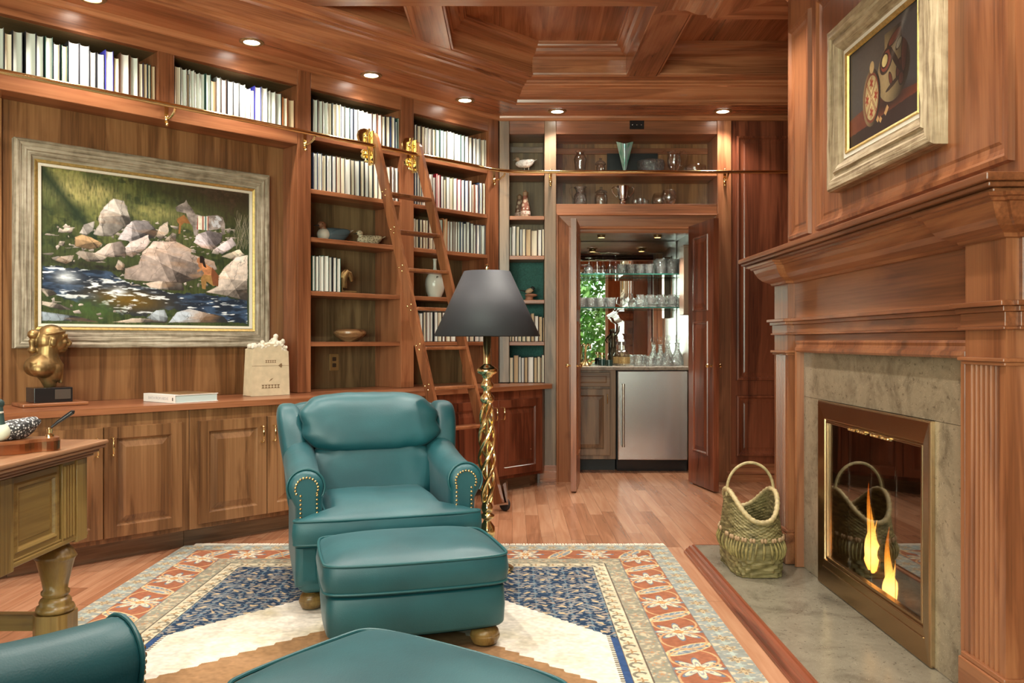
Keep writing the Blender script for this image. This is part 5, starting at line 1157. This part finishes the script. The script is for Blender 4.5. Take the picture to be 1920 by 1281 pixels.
# pen holder with decoy on the desk
ph = thing('pen_stand', 'copper and wood pen stand with a black pen on the desk corner', 'pen stand', (-1.545,2.60,.7685), PI/2-.95)
obj('base', MB().prism(smooth_poly([(-.12,-.06),(-.06,-.085),(.03,-.075),(.06,-.04),(.11,-.045),(.135,-.02),(.135,.03),(.10,.045),(.05,.045),(0,.08),(-.09,.07)],2), 0, .030), M_copper, ph, bev=.003)
obj('wooden_tray', MB().prism(smooth_poly([(-.118,-.058),(-.06,-.083),(.03,-.073),(.06,-.04),(.108,-.043),(.132,-.02),(.132,.028),(.10,.043),(.05,.043),(0,.078),(-.09,.068)],2), .0302, .040), MT['x'], ph)
obj('pen_socket', MB().lathe([(.012,.04),(.012,.048),(.007,.052),(.009,.066),(.006,.07)], 16, M=tf(.105,0,0)), M_brass, ph)
obj('pen', MB().tube([(.105,0,.066),(.128,-.012,.088),(.165,-.032,.118),(.17,-.035,.122)], [.003,.006,.0075,.002], 12), M_black, ph)
lo = decoy('duck_decoy', 'small loon decoy with black head and pale breast on the pen stand', (-1.53,2.60,.8097), 1.3, .165, dict(body=m_fleck, breast=P_('loon_breast', (.62,.64,.50)), head=m_tealhead, bill=P_('loon_bill', (.07,.06,.05)), wing=m_fleck, tail=m_dark), False, .045)
obj('neck_ring', MB().lathe([(.0145,0),(.016,.003),(.015,.006)], 16, M=tf(-.39*.17,0,.40*.17+.016)), P_('ring_white', (.7,.68,.6)), lo)

# ------------------------------------------------------------------ basket on the hearth
def basket():
    t = thing('wicker_basket', 'woven wicker basket with tall arched handle standing on the hearth', 'basket', (1.115,3.945,.0527), 0)
    nth, nz = 168, 64
    def rim(a): return .250+.115*(.5+.5*math.cos(2*a))**1.1      # high where the handle lands, low at the ends
    def shape(a, q):
        H_ = rim(a); z = q*H_
        ex = .9*(1-q)*.6+.35
        e_ = .42+.45*min(1,q*1.15)
        cs, sn = math.cos(a), math.sin(a)
        bul = 1+.13*math.sin(min(1,z/.20)*PI*.62)
        if z > .17: bul *= 1-.55*max(0,(z-.17))*(1.0)
        x = .105*bul*math.copysign(abs(cs)**e_, cs); y = .185*bul*math.copysign(abs(sn)**e_, sn)
        return Vector((x,y,z))
    rg_ = []
    for k in range(nz+1):
        q = k/nz; ring = []
        for i in range(nth):
            a = 2*PI*i/nth; p = shape(a, q); n = Vector((p.x/.012,p.y/.034,0)).normalized()
            zz = p.z
            if zz < .075: w = .006*math.sin(i*2*PI/12)*math.copysign(1,math.sin(zz*2*PI/.042))
            elif zz < .165: w = .001*math.sin(i*2*PI/6)
            else: w = .0045*math.sin(i*2*PI/6)*math.copysign(1,math.sin(zz*2*PI/.014))
            ring.append(tuple(p+n*w))
        rg_.append(ring)
    tb = NT('wicker'); v = tb.n('TexCoord').outputs['Object']
    n1 = tb.n('TexNoise', {'Vector': tb.n('Mapping', {'Vector': v, 'Scale': (16,16,70)}).outputs[0], 'Scale': 1., 'Detail': 4.}).outputs[0]
    mw = tb.bsdf(tb.ramp(n1, [(.3,(.07,.055,.018)),(.5,(.19,.15,.055)),(.72,(.33,.27,.12))]), .65, bump=n1, bstr=.3)
    o = obj('body', MB().loft(rg_, 0, True, False, True), mw, t, sharp=80); s_ = o.modifiers.new('t','SOLIDIFY'); s_.thickness = .004; s_.offset = -1
    obj('bottom', MB().prism([tuple(shape(2*PI*i/40,0)[:2]) for i in range(40)], .002, .008), mw, t)
    rp = [shape(2*PI*i/120,1) for i in range(120)]
    mrim = plain('pale_cane', (.40,.31,.15), .55, nz=.25, nsc=60)
    obj('rim', MB().tube([tuple(p) for p in rp], [.0105+.0025*(i % 3 == 0) for i in range(120)], 10, closed=True), mrim, t, sharp=180)
    ml = plain('split_cane', (.24,.19,.065), .6, nz=.5, nsc=40)
    for i in range(44):
        a = 2*PI*i/44
        def q_(z): 
            p = shape(a, z/rim(a)); return p+Vector((p.x/.012,p.y/.034,0)).normalized()*.004
        da = 2*PI/44*.32
        pts = []
        for z, off in ((.085,.0),(.10,.006),(.125,.010),(.145,.005),(.16,.0)):
            p = q_(z); n = Vector((p.x/.012,p.y/.034,0)).normalized(); pts.append(tuple(p+n*off))
        obj('cane_loop', MB().tube(pts, [.003,.0055,.006,.005,.003], 6), ml, t)
    mk = plain('rosy_cane', (.36,.23,.12), .6)
    for i in range(22):
        a = 2*PI*(i+.5)/22; p = shape(a, .172/rim(a)); n = Vector((p.x/.012,p.y/.034,0)).normalized(); tz = n.cross(Vector((0,0,1)))
        for s in (-1,1): obj('cane_knot', MB().ball(tuple(p+n*.006+tz*s*.007), (.0075,.0075,.011), 8), mk, t)
    hp_ = [Vector((-.109,0,.335))]
    for q in np.linspace(PI,0,25): hp_.append(Vector((.108*math.cos(q), .0, .365+.125*math.sin(q))))
    hp_.append(Vector((.109,0,.335)))
    obj('handle', MB().tube([tuple(p) for p in hp_], .0068, 10), mrim, t)
    return t
basket()

# ------------------------------------------------------------------ glassware on the display shelves
ZU, ZL = 2.4525, 2.1995
def gl(name, label, cat, x, y, z, prof, mat=None, n=32, rf=None, group=None):
    o = obj(name, MB().lathe(prof, n, rf=rf), mat or M_glass, None, (x,y,z)); return tag(o, label, cat, group)
def shell(pts, th=.003): return [(0,pts[0][1])]+pts+[(max(.001,r-th),z) for r, z in pts[::-1]][:-1]+[(max(.001,pts[0][0]-th),pts[0][1]+th*1.5),(0,pts[0][1]+th*1.5)]
XF = lambda px, Y: (px-960)/1580*Y
yb = CY+.12
gl('glass_vase', 'tall clear glass vase with flared rim on the upper display shelf', 'vase', XF(1088,yb), yb, ZU, shell([(.035,0),(.04,.004),(.042,.05),(.05,.10),(.055,.125),(.045,.15),(.03,.165),(.032,.178),(.045,.19)]))
j = thing('lidded_jar', 'small lidded glass jar beside the tall vase on the upper shelf', 'jar', (XF(1126,yb),yb,ZU))
obj('body', MB().lathe(shell([(.03,0),(.034,.004),(.036,.06),(.03,.075),(.042,.082)])), M_glass, j); obj('lid', MB().lathe([(.044,.0835),(.044,.09),(.03,.108),(.012,.116),(.008,.122),(.012,.132),(0,.138)]), M_cut, j)
cn = thing('art_glass_cone', 'green iridescent art glass cone standing on its point', 'art glass', (XF(1171,yb-.02),yb-.02,ZU))
t_ = NT('iridescent_glass'); v_ = t_.n('TexCoord').outputs['Object']; nn = t_.n('TexNoise', {'Vector': t_.n('Mapping', {'Vector': v_, 'Scale': (18,18,6)}).outputs[0], 'Scale': 1., 'Detail': 4., 'Distortion': 1.5}).outputs[0]
mi = t_.bsdf(t_.ramp(nn, [(.3,(.05,.22,.17)),(.45,(.30,.52,.42)),(.55,(.45,.50,.55)),(.7,(.12,.38,.33))]), .12, .3)
obj('blade', MB().loft([[(0,-.006,.004),(.006,0,.004),(0,.006,.004),(-.006,0,.004)],[(-.005,-.05,.235),(.07,-.012,.262),(.005,.03,.262),(-.07,-.012,.262)]], 0, True, True, False), mi, cn, bev=.003)
obj('foot', MB().lathe([(.03,0),(.028,.006),(.008,.01),(.004,.02)], 20, caps=True), M_glass, cn)
tag(obj('black_tray', MB().box(-.21,.21,-.006,.006,0,.215).box(-.19,.19,-.009,-.006,.02,.197), plain('black_lacquer', (.008,.010,.011), .3), None, (XF(1186,CY+.30),CY+.312,ZU), 0, .003), 'black rectangular tray standing against the back of the upper shelf', 'tray')
gl('cut_glass_bowl', 'diamond cut crystal bowl on the upper display shelf', 'bowl', XF(1222,yb), yb+.055, ZU, shell([(.07,0),(.085,.006),(.105,.05),(.115,.09),(.112,.115),(.106,.122)], .006), M_cut, 48)
pt = thing('loving_cup', 'clear glass pitcher with two big loop handles on the upper shelf', 'pitcher', (XF(1264,yb-.08),yb-.08,ZU))
obj('body', MB().lathe(shell([(.036,0),(.038,.008),(.028,.016),(.045,.045),(.056,.09),(.05,.13),(.05,.16),(.056,.168)])), M_glass, pt)
for s in (-1,1): obj('handle', MB().tube([(s*.05,0,.15),(s*.075,0,.178),(s*.095,0,.165),(s*.098,0,.12),(s*.085,0,.07),(s*.05,0,.045)], .006, 10), M_glass, pt)
gl('glass_dish', 'shallow round glass dish at the end of the upper shelf', 'dish', XF(1303,yb), yb, ZU, shell([(.075,0),(.085,.006),(.09,.05),(.088,.068),(.086,.072)]))
pc = thing('glass_pitcher', 'patterned glass pitcher with curved handle on the lower display shelf', 'pitcher', (XF(1088,yb),yb,ZL))
obj('body', MB().lathe(shell([(.045,0),(.05,.006),(.054,.05),(.05,.085),(.036,.11),(.04,.14),(.052,.155)])), M_cut, pc); obj('handle', MB().tube([(-.04,0,.14),(-.065,0,.155),(-.083,0,.145),(-.085,0,.115),(-.07,0,.08),(-.05,0,.045)], .0055, 10), M_glass, pc)
j = thing('lidded_jar', 'wide lidded glass jar between the pitcher and the silver cup', 'jar', (XF(1127,yb),yb,ZL))
obj('body', MB().lathe(shell([(.048,0),(.052,.005),(.054,.06),(.05,.085),(.04,.10),(.05,.108)])), M_glass, j); obj('lid', MB().lathe([(.05,.1095),(.048,.118),(.025,.13),(.01,.136),(.009,.142),(.013,.15),(0,.158)]), M_cut, j)
tr = thing('silver_trophy', 'silver two handled trophy cup on the lower display shelf', 'trophy', (XF(1168,yb),yb,ZL))
M_silver = plain('silver', (.78,.76,.73), .12, 1.)
obj('cup', MB().lathe([(0,0),(.036,0),(.037,.012),(.028,.018),(.026,.03),(.028,.034),(.024,.04),(.024,.05),(.034,.058),(.044,.10),(.05,.155),(.052,.162),(.047,.160),(.04,.10),(0,.062)]), M_silver, tr)
for s in (-1,1): obj('handle', MB().tube([(s*.046,0,.145),(s*.07,0,.158),(s*.088,0,.145),(s*.085,0,.115),(s*.065,0,.09),(s*.05,0,.075),(s*.043,0,.088)], .004, 8), M_silver, tr)
for k, (px, dy_) in enumerate(((1192,0),(1201,-.07),(1209,.0))):
    gl('glass_tumbler', 'low clear tumbler beside the silver cup, %s from the cup' % ORD[k], 'tumbler', XF(px,yb+dy_), yb+dy_, ZL, shell([(.030,0),(.032,.003),(.034,.05)], .0025), None, 24, None, 'low tumblers on the display shelf')
for k, px in enumerate((1240,1252)):
    gl('brandy_glass', ('big' if k else 'broad')+' clear balloon glass, %s from the low tumblers' % ORD[k], 'glass', XF(px,yb), yb+.10-.15*k, ZL, shell([(.03,0),(.028,.003),(.05,.02),(.064,.05),(.058,.09),(.044,.12)], .0015), None, 28, None, 'balloon glasses')
gl('glass_stopper', 'tiny glass stopper at the end of the lower shelf', 'stopper', XF(1292,yb), yb, ZL, [(.006,0),(.008,.004),(.006,.012),(.012,.02),(0,.03)], None, 14)
sw = thing('wall_plate', 'black rectangular wall plate on the header above the glassware', 'wall plate', (XF(1194,CY),CY-.0005,2.79))
obj('plate', MB().box(-.057,.057,-.006,.0005,0,.068), M_black, sw, bev=.002)
for x in (-.035,0,.035): obj('screw', MB().ball((x,-.0065,.034), (.004,.002,.004), 8), M_chrome, sw)
# ------------------------------------------------------------------ bar closet
struct(obj('wall_bar', MB().box(.40,.452,6.75,7.9,0,2.11).box(1.53,1.60,6.75,7.9,0,2.11).box(.40,1.60,7.9,7.95,0,2.11), BR['z']))
struct(obj('ceiling_bar', MB().box(.40,1.62,6.72,7.9,2.045,2.115), BR['x']))
struct(obj('trim_30', MB().box(.4525,.498,6.68,6.75,0,2.045).box(1.432,1.5295,6.68,6.75,0,2.045).box(.498,1.432,6.68,6.75,2.03,2.045), CH['z']))
mr = thing('bar_mirror', 'large wall mirror behind the glass shelves of the bar', 'mirror', (.99,7.855,.89), math.radians(-1.7))
obj('glass', MB().box(-.535,.535,-.004,.0,0,1.15), M_mirror, mr)
# countertop, cabinet, fridge
tag(obj('bar_counter', MB().box(.455,1.527,7.19,7.80,.865,.893), M_bartop, bev=.003), 'speckled stone counter of the small bar', 'countertop')
bc = thing('bar_cabinet', 'olive brown bar cabinet with one drawer and one door', 'cabinet', (.675,7.5,0))
part('body', MB().box(-.218,.215,-.28,.28,.10,.864), BR['z'], bc); part('toe_kick', MB().box(-.218,.215,-.22,.28,0,.0995), M_blackm, bc, 0)
dr = obj('drawer', MB().rings(-.216,.165,.725,.845,[(0,0),(0,-.016),(.004,-.019),(.03,-.019),(.034,-.016),(.04,-.018)], y=-.28), BR['x'], bc)
dd = obj('door', MB().rings(-.216,.165,.135,.705,[(0,0),(0,-.016),(.004,-.019),(.055,-.019),(.06,-.012),(.066,-.006),(.09,-.013),(.096,-.015)], y=-.28), BR['z'], bc)
obj('handle', pull(MB(), .138, -.298, .62, .075), M_brass, dd)
fg = thing('bar_fridge', 'stainless steel under-counter fridge with a long bar handle', 'fridge', (1.203,7.5,0))
part('cabinet', MB().box(-.302,.300,-.25,.28,.0,.862), M_blackm, fg, 0)
sd = NT('brushed_steel'); v_ = sd.n('Mapping', {'Vector': sd.n('TexCoord').outputs['Object'], 'Scale': (2,2,300)}).outputs[0]
ms = sd.bsdf((.66,.66,.67), .22, 1., bump=sd.n('TexNoise', {'Vector': v_, 'Scale': 1.}).outputs[0], bstr=.04, Anisotropic=.6)
part('door', MB().box(-.300,.298,-.31,-.252,.098,.858), ms, fg, .006)
hd = MB().tube([(-.258,-.352,.22),(-.258,-.352,.745)], .011, 14)
for z in (.235,.73): hd.tube([(-.258,-.352,z),(-.258,-.30,z)], .007, 10)
for z in (.215,.735): hd.tube([(-.258,-.352,z),(-.258,-.352,z+.015)], .0135, 14)
obj('handle', hd, plain('bronze_steel', (.55,.47,.40), .25, 1.), fg)
gv = MB().box(-.300,.298,-.275,-.2505,.0,.09)
for x0, x1 in ((-.09,.06),(.075,.22)):
    for k in range(4): gv.box(x0,x1,-.279,-.2755,.022+k*.013,.028+k*.013)
obj('grille', gv, M_black, fg)
# folding doors
def leaf(label, x, y, rz, flip):
    t = thing('bar_door', label, 'door', (x,y,.012), rz, 'open doors of the bar closet')
    W, Hd = .465, 2.0; m = MB().box(.0,W,-.02,.02,0,Hd)
    for sy in (-1,1):
        M = Matrix.Identity(4) if sy < 0 else Matrix.Translation((W,0,0)) @ Matrix.Rotation(PI,4,'Z')
        for z0, z1 in ((.25,1.25),(1.33,1.90)):
            m.rings(.10,W-.10,z0,z1,[(0,-.0201),(.004,-.028),(.012,-.030),(.018,-.024),(.022,-.0205),(.05,-.027),(.056,-.028)], M=M)
    obj('panel', m, MH['z'] if flip else CH['z'], t)
    kb = MB()
    for sy in (-1,1): kb.lathe([(.014,.0),(.008,.004),(.006,.016),(.014,.022),(.016,.032),(.010,.040),(0,.042)], 16, M=tf(W-.04,sy*.0201,.92,rx=PI/2 if sy < 0 else -PI/2))
    obj('knob', kb, M_brass, t)
    hb_ = MB()
    for z in (.2,1.0,1.8): hb_.tube([(-.004,-.024 if not flip else .024,z),(-.004,-.024 if not flip else .024,z+.09)], .006, 8)
    obj('hinge', hb_, M_brass, t)
    return t
leaf('open door leaf seen edge-on beside the corner bookcase', .515, 6.625, math.radians(-98), False)
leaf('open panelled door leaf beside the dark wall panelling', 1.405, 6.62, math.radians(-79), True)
# glass shelves, fittings
def gshelf(z, lab):
    t = thing('glass_shelf', lab, 'shelf', (.9905,7.62,z), 0, 'glass shelves of the bar')
    obj('pane', MB().box(-.535,.535,-.16,.16,-.010,-.0), M_shelfglass, t); obj('front_edge', MB().box(-.535,.535,-.1625,-.1602,-.010,0), M_edgeglass, t)
ZT, ZM, ZC = 1.712, 1.414, .8935
gshelf(ZT, 'upper glass shelf of the bar carrying stemware'); gshelf(ZM, 'lower glass shelf of the bar carrying tumblers')
for k, x in enumerate((.772,1.258)):
    t = thing('bar_spotlight', 'small dark ceiling spot in the bar, ' + ('nearer the corner bookcase' if not k else 'nearer the panelled door leaf'), 'ceiling light', (x,7.28,2.0445), 0, 'bar spotlights')
    obj('housing', MB().lathe([(.055,0),(.052,-.008),(.036,-.014),(.034,-.034),(.028,-.038)], 24), M_bronze, t); obj('bulb', MB().lathe([(0,-.030),(.028,-.030)], 20), M_bulb_bar, t)
    ld_ = bpy.data.lights.new('lamp','SPOT'); ld_.energy = 38; ld_.color = (1,.93,.82); ld_.spot_size = math.radians(108); ld_.spot_blend = .8; ld_.shadow_soft_size = .03
    l_ = bpy.data.objects.new('lamp', ld_); C.objects.link(l_); l_.parent = t; l_.location = (0,0,-.05)
# glasses: one of each, then copies
def proto_glass(name, cat, prof, mat, n=26, rf=None):
    me = mesh(name, MB().lathe(prof, n, rf=rf), mat); return (name, cat, me)
def put(pr, label, x, y, z, group, flip=0.):
    o = bpy.data.objects.new(pr[0], pr[2]); C.objects.link(o); o.location = (x,y,z)
    if flip: o.rotation_euler = (PI,0,0); o.location.z = z+flip
    tag(o, label, pr[1], group); return o
fac = lambda a: 1+.085*abs(math.sin(a*9))
tumb = proto_glass('cut_tumbler', 'tumbler', shell([(.032,0),(.035,.004),(.038,.05),(.040,.088)], .0035), M_cut, 48, fac)
tall = proto_glass('tall_tumbler', 'tumbler', shell([(.038,0),(.042,.005),(.047,.06),(.046,.125),(.043,.135)], .004), M_cut, 48, fac)
gob = proto_glass('wine_goblet', 'glass', [(0,0),(.035,0),(.036,.003),(.008,.009),(.006,.015),(.006,.055),(.012,.064),(.034,.085),(.040,.11),(.036,.145),(.0345,.145),(.038,.11),(.03,.086),(0,.07)], M_cut)
flu = proto_glass('champagne_flute', 'glass', [(0,0),(.033,0),(.034,.003),(.007,.008),(.005,.015),(.005,.085),(.012,.10),(.026,.13),(.028,.16),(.024,.19),(.0225,.19),(.0265,.16),(.024,.13),(0,.104)], M_glass)
sni = proto_glass('brandy_snifter', 'glass', [(0,0),(.034,0),(.035,.003),(.008,.008),(.006,.025),(.014,.034),(.044,.06),(.047,.085),(.034,.125),(.0325,.125),(.045,.085),(.04,.06),(0,.038)], M_glass)
jug = proto_glass('glass_goblet', 'glass', [(0,0),(.038,0),(.04,.004),(.03,.02),(.042,.05),(.043,.07),(.026,.095),(.034,.115),(.0325,.115),(.0245,.095),(.041,.07),(.03,.03),(0,.022)], M_cut, 32)
yf, ybk = 7.53, 7.66
put(sni, 'clear snifter at the faucet end of the upper bar shelf', XF(1086,yf), yf, ZT, 'upturned stemware', .126)
put(gob, 'upturned wine goblet beside the flutes on the upper bar shelf', XF(1104,yf), yf, ZT, 'upturned stemware', .146)
for k, px in enumerate((1119,1131,1143,1155)): put(flu, 'upturned long stemmed flute, %s from the upturned wine goblet' % ORD[k], XF(px,yf), yf+(.03 if k % 2 else -.035), ZT, 'upturned flutes on the upper bar shelf', .191)
for r, y in enumerate((yf,ybk)):
    for k in range(4): put(tumb, 'cut crystal tumbler, %s from the flutes, %s row, upper bar shelf' % (ORD[k], ('front','back')[r]), XF(1166+k*17+r*4,yf), y, ZT, 'cut tumblers on the upper bar shelf')
for r, y in enumerate((yf,ybk+.015)):
    for k in range(3): put(tall, 'tall cut tumbler, %s from the short tumblers, %s row, upper bar shelf' % (ORD[k], ('front','back')[r]), XF(1239+k*20.5+r*3,yf), y, ZT, 'tall tumblers on the upper bar shelf')
for r, y in enumerate((yf,ybk)):
    for k in range(4): put(tumb, 'cut crystal tumbler, %s from the faucet end, %s row, lower bar shelf' % (ORD[k], ('front','back')[r]), XF(1091+k*18+r*4,yf), y, ZM, 'cut tumblers on the lower bar shelf')
put(sni, 'wide clear snifter right after the gap on the lower bar shelf', XF(1178,yf), yf, ZM, 'stemware on the lower bar shelf')
for k in range(5): put(jug, 'waisted crystal goblet, %s from the wide snifter, lower bar shelf' % ORD[k], XF(1200+k*20,yf), yf, ZM, 'goblets on the lower bar shelf')
for k in range(4): put(jug, 'waisted crystal goblet, %s from the wide snifter, second row' % ORD[k], XF(1212+k*20,yf), ybk, ZM, 'goblets on the lower bar shelf')
# counter things
fa = thing('bar_faucet', 'gold plated bar faucet with a tall curved spout', 'faucet', (XF(1098,7.5),7.52,ZC))
obj('spout', MB().tube([(0,0,0),(0,0,.12),(.005,-.01,.17),(.02,-.03,.195),(.035,-.06,.185),(.04,-.075,.15)], [.011,.009,.009,.009,.009,.008], 12), M_brass, fa)
obj('base', MB().lathe([(.0,0),(.05,0),(.045,.012),(.025,.03),(.02,.05),(.0,.055)], 24).tube([(-.05,0,.02),(.0,0,.03),(.06,0,.02)], .01, 10), M_brass, fa)
obj('handle', MB().tube([(.05,0,.02),(.06,-.0,.04),(.085,-.01,.045)], [.012,.010,.006], 10).tube([(-.045,0,.02),(-.055,0,.04),(-.075,-.01,.045)], [.012,.010,.006], 10), M_brass, fa)
for k, (px, y, h, r) in enumerate(((1129,7.58,.055,.032),(1142,7.48,.05,.033))):
    o = thing('ink_jar', ('black jar with gold cap behind the other on the bar' if not k else 'squat dark green jar in front on the bar counter'), 'jar', (XF(px,y),y,ZC))
    obj('body', MB().lathe([(0,0),(r,0),(r,h),(r*.7,h+.004),(0,h+.004)], 24), plain('dark_green_glass', (.012,.03,.025), .1), o)
    if not k: obj('cap', MB().lathe([(.012,.06),(.012,.09),(.022,.094),(.022,.115),(0,.117)], 18), M_brass, o)
for k, (px, y) in enumerate(((1161,7.56),(1170,7.44))):
    b = thing('liquor_bottle', ('whiskey bottle standing behind the labelled one on the bar' if not k else 'front whiskey bottle with round gold label on the bar'), 'bottle', (XF(px,y),y,ZC), 0, 'whiskey bottles on the bar')
    obj('glass', MB().lathe(shell([(.05,0),(.053,.006),(.054,.07),(.05,.10),(.03,.13),(.015,.145),(.014,.185)], .004), 28), glass('bottle_glass_%d' % k, (.93,.90,.84)), b)
    obj('cap', MB().lathe([(.0165,.186),(.0165,.215),(0,.216)], 16), plain('bottle_cap_%d' % k, (.05,.03,.02), .4), b)
    lb = obj('label', MB().lathe([(.0545,.022),(.0548,.024),(.055,.078),(.0545,.08)], 28), plain('gold_label_%d' % k, (.32,.21,.08), .5, .3, nz=.4, nsc=120), b)
for k, (px, y) in enumerate(((1195,7.40),(1217,7.40),(1202,7.52),(1223,7.52))):
    put(tumb, 'faceted tumbler on the bar counter, %s from the whiskey bottles' % ORD[k], XF(px,7.45), y, ZC, 'tumblers on the bar counter')
for k, (px, y, s) in enumerate(((1238,7.62,1.),(1251,7.42,.86),(1270,7.57,1.08))):
    d = thing('crystal_decanter', ['crystal decanter with ball stopper, nearest the counter tumblers','shorter crystal decanter standing foremost between two others','tallest crystal decanter, nearest the door side of the bar'][k], 'decanter', (XF(px,y),y,ZC), 0, 'crystal decanters')
    obj('body', MB().lathe([(r*s,z*s) for r, z in shell([(.06,0),(.065,.006),(.06,.04),(.035,.09),(.018,.13),(.015,.175),(.022,.19)], .005)], 40, rf=fac), M_cut, d)
    obj('stopper', MB().lathe([(.010*s,.178*s),(.012*s,.192*s),(.008*s,.198*s),(.024*s,.215*s),(.026*s,.232*s),(.018*s,.25*s),(0,.257*s)], 20), M_glass, d)
wc = thing('wall_cabinet', 'slim pale panelled cabinet hanging at the door side of the bar', 'cabinet', (1.497,7.30,1.34))
part('body', MB().box(-.028,.031,-.08,.10,0,.60), plain('pale_lit_wood', (.22,.13,.085), .4), wc); 
obj('door', MB().rings(-.028,.031,.01,.59,[(0,0),(0,-.012),(.012,-.012),(.016,-.006),(.02,-.006)], y=-.08), plain('pale_door', (.28,.18,.12), .4), wc)
sx = thing('bronze_figure', 'slender dark bronze figure standing behind the bottles in front of the mirror', 'figure', (XF(1150,7.72),7.72,ZC))
fm_ = MB().tube([(-.012,0,0),(-.012,0,.10),(-.006,0,.17)], [.012,.013,.018], 10).tube([(.014,.0,0),(.012,0,.10),(.006,0,.17)], [.012,.013,.018], 10).tube([(0,0,.16),(0,0,.22),(0,0,.27),(0,0,.29)], [.026,.022,.026,.012], 12).ball((0,0,.315), (.016,.018,.021), 14)
fm_.tube([(.024,0,.27),(.05,-.01,.31),(.055,-.01,.36)], [.009,.008,.006], 8).tube([(-.024,0,.27),(-.05,-.01,.23),(-.03,-.025,.20)], [.009,.008,.006], 8).lathe([(0,0),(.04,0),(.04,.012),(0,.014)], 20)
remesh(obj('body', fm_, plain('dark_bronze', (.07,.05,.03), .35, .8), sx), .004)

# ------------------------------------------------------------------ garden outside the windows
M_leaf = NT('leaf'); f_ = M_leaf.n('ObjectInfo').outputs['Random']; lm_ = M_leaf
gn = lm_.n('TexNoise', {'Vector': lm_.n('TexCoord').outputs['Object'], 'Scale': 3., 'Detail': 3.}).outputs[0]
M_leaf = lm_.bsdf(lm_.ramp(gn, [(.35,(.05,.16,.02)),(.5,(.16,.36,.06)),(.7,(.42,.62,.20))]), .5, **{'Transmission Weight': .0})
def tree(x, y, label, sd):
    r = np.random.default_rng(sd); t = thing('garden_tree', label, 'tree', (x,y,-.6), 0, 'trees outside the windows')
    obj('trunk', MB().tube([(0,0,0),(.05,0,1.2),(0,.05,2.8)], [.12,.10,.05], 10), P_('bark', (.10,.07,.05), .9), t)
    m = MB()
    for i in range(2600):
        p = Vector(r.normal(size=3)); p.normalize(); p *= r.random()**.4; c = Vector((p.x*1.35, p.y*.9, 2.1+p.z*1.75)); a = Vector(r.normal(size=3)).normalized(); b = a.orthogonal().normalized(); s = .07+.05*r.random()
        m.add([c-a*s, c+b*s*.5, c+a*s, c-b*s*.5], [(0,1,2,3)])
    obj('foliage', m, M_leaf, t)
for k, (x, y, l) in enumerate(((.85,-5.2,'leafy green tree outside, seen only in the bar mirror'),(3.9,-5.4,'leafy green tree outside nearest the fireplace side'),(-2.25,-5.4,'leafy green tree outside the middle window'),(-5.3,-5.2,'leafy green tree outside the window by the desk'))): tree(x, y, l, 50+k)
struct(obj('ground_outside', MB().box(-9,8,-12,-2.62,-.7,-.6), plain('lawn', (.10,.20,.05), .9)))

# ------------------------------------------------------------------ light, sky, camera
def area(x, y, z, w, h, e, c, rx, rz=0.):
    l = bpy.data.lights.new('daylight','AREA'); l.shape = 'RECTANGLE'; l.size = w; l.size_y = h; l.energy = e; l.color = c
    o = bpy.data.objects.new('daylight', l); C.objects.link(o); o.location = (x,y,z); o.rotation_euler = (rx,0,rz); return o
DAY = (.92,1.,.86)
area(-2.85,-2.5,1.6,1.6,2.1,WIN_E*1.6,DAY,PI/2); area(-.575,-2.5,1.6,1.45,2.1,WIN_E*1.5,DAY,PI/2)
sl = bpy.data.lights.new('sun','SUN'); sl.energy = 4.; sl.angle = .02; sl.color = (1,.95,.85); so_ = bpy.data.objects.new('sun', sl); C.objects.link(so_); so_.rotation_euler = (math.radians(-18), math.radians(12), 0)
# ceiling downlights of the room, out of the frame above and behind the camera
for x, y, z, l in ((1.05,4.15,2.888,'before the chimney breast'),(1.12,2.3,2.888,'over the near end of the mantel'),(-.9,3.3,3.0185,'over the armchair'),(.35,3.1,3.0185,'over the ottoman'),(-2.3,1.8,3.0185,'over the desk'),(-.6,1.0,3.0185,'over the near chair'),(.3,4.6,3.0185,'over the end of the rug'),(-2.4,3.4,3.0185,'over the counter'),(.6,.4,3.0185,'behind the camera')):
    downlight(x, y, z, 'round recessed ceiling light out of frame '+l, ROOM_E*(.6 if x > .8 else 1.), 'ceiling lights out of frame')
w = bpy.data.worlds.new('World'); bpy.context.scene.world = w; w.use_nodes = True
nt = w.node_tree; bg = nt.nodes['Background']; sk = nt.nodes.new('ShaderNodeTexSky'); sk.sky_type = 'NISHITA'; sk.sun_disc = False; sk.sun_elevation = math.radians(50)
nt.links.new(sk.outputs[0], bg.inputs[0]); bg.inputs[1].default_value = .35
cam = bpy.data.cameras.new('Camera'); cam.sensor_width = 36; cam.lens = 36*1580/1920; cam.clip_start = .05
co = bpy.data.objects.new('Camera', cam); C.objects.link(co); co.location = (0,0,1.11); co.rotation_euler = (PI/2,0,0)
s = bpy.context.scene; s.camera = co
s.view_settings.view_transform = 'Standard'; s.view_settings.look = 'None'; s.view_settings.gamma = 1; s.view_settings.exposure = EXPO
s.view_settings.use_curve_mapping = False
cy = s.cycles; cy.use_denoising = True; cy.max_bounces = 10; cy.diffuse_bounces = 5; cy.glossy_bounces = 5; cy.transmission_bounces = 8; cy.transparent_max_bounces = 14
cy.caustics_reflective = False; cy.caustics_refractive = False; cy.sample_clamp_indirect = 6.; cy.blur_glossy = .5
